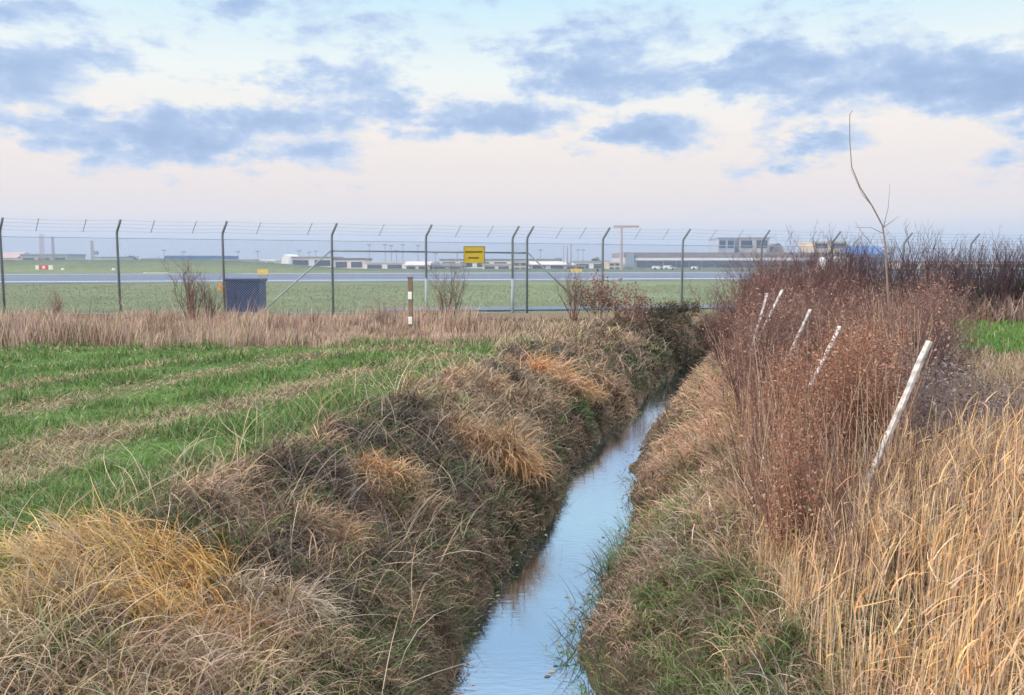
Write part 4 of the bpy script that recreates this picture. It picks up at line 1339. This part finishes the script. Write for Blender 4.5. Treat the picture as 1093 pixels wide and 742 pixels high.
def Mn(op, a, b_=None, c_=None, clamp=False):
    n_ = N(nt, 'Math', operation=op); n_.use_clamp = clamp
    for i, v in enumerate((a, b_, c_)):
        if v is None: continue
        if isinstance(v, (int, float)): n_.inputs[i].default_value = v
        else: nt.links.new(v, n_.inputs[i])
    return n_.outputs[0]


AZ = Mn('ARCTAN2', sep.outputs[0], sep.outputs[1]); EL = Mn('ARCSINE', sep.outputs[2])


def ramp(fac, stops):
    r_ = N(nt, 'ValToRGB'); cr = r_.color_ramp
    while len(cr.elements) < len(stops): cr.elements.new(.5)
    for e_, (p_, c_) in zip(cr.elements, stops):
        e_.position = p_; e_.color = tuple(c_) + (1,)
    nt.links.new(fac, r_.inputs[0])
    return r_.outputs[0]


def lin(*c): return tuple(((v / 255 + .055) / 1.055) ** 2.4 if v > 10 else v / 3294 for v in c)


el01 = Mn('DIVIDE', EL, math.radians(90), clamp=True)
deg = lambda d: d / 90.0
grad = ramp(el01, [(0, lin(182, 201, 230)), (deg(1.6), lin(192, 207, 234)), (deg(2.9), lin(224, 221, 229)), (deg(5), lin(235, 226, 226)), (deg(8.5), lin(245, 237, 231)), (deg(12), lin(240, 246, 244)), (deg(16.5), lin(205, 236, 250)), (deg(25), lin(176, 212, 246)), (deg(38), lin(226, 230, 236)), (1, lin(238, 234, 230))])
# Nishita tints the gradient
mixs = N(nt, 'MixRGB', blend_type='MIX'); mixs.inputs[0].default_value = 0.95
nt.links.new(sky.outputs[0], mixs.inputs[1])
sc10 = N(nt, 'VectorMath', operation='SCALE'); sc10.inputs['Scale'].default_value = 1 / STR
nt.links.new(grad, sc10.inputs[0]); nt.links.new(sc10.outputs[0], mixs.inputs[2])
# sky above the view is brightened (zen) to add light on the ground
# clouds: fractal noise on the direction, guided by soft banks
cmb = N(nt, 'CombineXYZ')
nt.links.new(AZ, cmb.inputs[0]); nt.links.new(Mn('MULTIPLY', EL, 2.0), cmb.inputs[1])
def noise(scale, detail, rough, off, dist=0.0):
    mpn = N(nt, 'Mapping'); mpn.inputs['Location'].default_value = off; nt.links.new(cmb.outputs[0], mpn.inputs[0])
    n_ = N(nt, 'TexNoise'); n_.inputs['Scale'].default_value = scale; n_.inputs['Detail'].default_value = detail; n_.inputs['Roughness'].default_value = rough; n_.inputs['Distortion'].default_value = dist
    nt.links.new(mpn.outputs[0], n_.inputs['Vector']); return n_.outputs['Fac']
nA = noise(7, 8, .58, (3.1, 1.7, 0), .3)
nB = noise(26, 6, .6, (0.3, 4.7, 0))
banks = [(115, 60, 45, 18, .6), (225, 40, 60, 18, .6), (400, 35, 55, 16, .5), (440, 55, 30, 14, .45), (130, 175, 60, 12, .5), (600, 160, 40, 9, .45), (445, 175, 30, 8, .4), (20, 85, 60, 45, .9), (-20, 110, 50, 30, .6), (70, 20, 110, 30, .75), (280, 22, 90, 26, .8), (320, 8, 70, 20, .6), (60, 150, 70, 18, .7), (170, 145, 75, 26, .95), (250, 152, 90, 30, .95), (340, 165, 60, 18, .7), (150, 105, 35, 14, .5),
         (330, 85, 60, 22, .6), (480, 20, 70, 26, .4), (530, 130, 95, 20, .95), (640, 78, 95, 34, 1.0), (700, 140, 60, 18, .95), (860, 85, 100, 38, 1.0), (950, 92, 60, 24, .8), (1060, 95, 75, 32, 1.0), (1060, 55, 50, 16, .5), (880, 153, 34, 16, .9), (845, 183, 18, 8, .55),
         (810, 35, 55, 14, .35), (720, 65, 50, 20, .6), (205, 205, 16, 6, .35), (315, 205, 16, 7, .35), (670, 185, 24, 8, .3), (1070, 120, 40, 12, .6), (-150, 60, 110, 50, .8), (1230, 90, 100, 45, .8), (600, -60, 160, 35, .5), (200, -70, 160, 35, .7), (950, -80, 150, 40, .5)]
# domain warp
wx = Mn('MULTIPLY', Mn('SUBTRACT', nB, .5), .07); wy = Mn('MULTIPLY', Mn('SUBTRACT', noise(22, 5, .6, (9, 2, 1)), .5), .035)
AZw = Mn('ADD', AZ, wx); ELw = Mn('ADD', EL, wy)
acc = None
for (px, py, rx, ry, st) in banks:
    a0_ = math.atan((px - 546) / F); e0_ = math.atan((280 - py) / F * math.cos(a0_))
    dx = Mn('DIVIDE', Mn('SUBTRACT', AZw, a0_), rx / F); dy = Mn('DIVIDE', Mn('SUBTRACT', ELw, e0_), ry / F)
    r2 = Mn('ADD', Mn('MULTIPLY', dx, dx), Mn('MULTIPLY', dy, dy))
    gsn = Mn('MULTIPLY', Mn('EXPONENT', Mn('MULTIPLY', r2, -0.62)), st)
    acc = gsn if acc is None else Mn('MAXIMUM', acc, gsn)
# outside the view: free clouds by noise alone
side = Mn('MULTIPLY', Mn('SUBTRACT', Mn('ABSOLUTE', AZ), .62), 4.0, clamp=True)
high = Mn('MULTIPLY', Mn('SUBTRACT', EL, .36), 5.0, clamp=True)
free = Mn('MAXIMUM', side, high)
acc = Mn('ADD', acc, Mn('MULTIPLY', free, .22))
dens = Mn('ADD', acc, Mn('MULTIPLY', Mn('SUBTRACT', nA, .5), 2.7))
dens = Mn('ADD', dens, Mn('MULTIPLY', Mn('SUBTRACT', nB, .5), 1.25))
mr = N(nt, 'MapRange'); mr.interpolation_type = 'SMOOTHSTEP'; mr.inputs[1].default_value = .22; mr.inputs[2].default_value = .72
nt.links.new(dens, mr.inputs[0])
mask = Mn('MULTIPLY', mr.outputs[0], .94)
lowfade = Mn('MULTIPLY', Mn('SUBTRACT', EL, .045), 25.0, clamp=True)
mask = Mn('MULTIPLY', mask, lowfade)
core = Mn('MULTIPLY', Mn('SUBTRACT', dens, .55), 1.3, clamp=True)
ccol = ramp(core, [(0, lin(190, 210, 237)), (.45, lin(162, 188, 225)), (1, lin(146, 174, 215))])
c10 = N(nt, 'VectorMath', operation='SCALE'); c10.inputs['Scale'].default_value = 1 / STR; nt.links.new(ccol, c10.inputs[0])
mixc_ = N(nt, 'MixRGB'); nt.links.new(mask, mixc_.inputs[0]); nt.links.new(mixs.outputs[0], mixc_.inputs[1]); nt.links.new(c10.outputs[0], mixc_.inputs[2])
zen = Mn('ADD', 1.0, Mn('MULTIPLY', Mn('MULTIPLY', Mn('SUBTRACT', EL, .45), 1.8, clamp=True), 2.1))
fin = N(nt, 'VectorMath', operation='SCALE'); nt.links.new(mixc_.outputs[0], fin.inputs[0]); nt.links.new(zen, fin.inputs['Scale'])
dt = N(nt, 'VectorMath', operation='DOT_PRODUCT'); nt.links.new(tc.outputs['Generated'], dt.inputs[0])
dt.inputs[1].default_value = (math.sin(SUN_AZ) * math.cos(SUN_EL), math.cos(SUN_AZ) * math.cos(SUN_EL), math.sin(SUN_EL))
glow = Mn('POWER', Mn('MAXIMUM', dt.outputs['Value'], 0.0), 5.0)  # warm glow added around the sun, out of view, to warm the light
gc = N(nt, 'VectorMath', operation='SCALE'); gc.inputs[0].default_value = (2.3 / STR, 1.75 / STR, 1.2 / STR); nt.links.new(glow, gc.inputs['Scale'])
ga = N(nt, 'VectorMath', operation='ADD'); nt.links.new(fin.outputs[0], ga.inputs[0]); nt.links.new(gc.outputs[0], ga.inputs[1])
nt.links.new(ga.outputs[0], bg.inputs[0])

sl = bpy.data.lights.new('sun', 'SUN'); sl.energy = 1.5; sl.angle = math.radians(12); sl.color = (1, .90, .78)
so = bpy.data.objects.new('sun', sl); COL.objects.link(so)
sd = Vector((math.sin(SUN_AZ) * math.cos(SUN_EL), math.cos(SUN_AZ) * math.cos(SUN_EL), math.sin(SUN_EL)))
so.rotation_euler = (-sd).to_track_quat('-Z', 'Y').to_euler()
so.location = sd * 50

scene.view_settings.view_transform = 'Standard'
scene.view_settings.look = 'None'
scene.view_settings.exposure = 0.1
scene.view_settings.gamma = 1.0
scene.render.engine = 'CYCLES'
scene.cycles.max_bounces = 6
scene.cycles.diffuse_bounces = 3
scene.cycles.transparent_max_bounces = 6
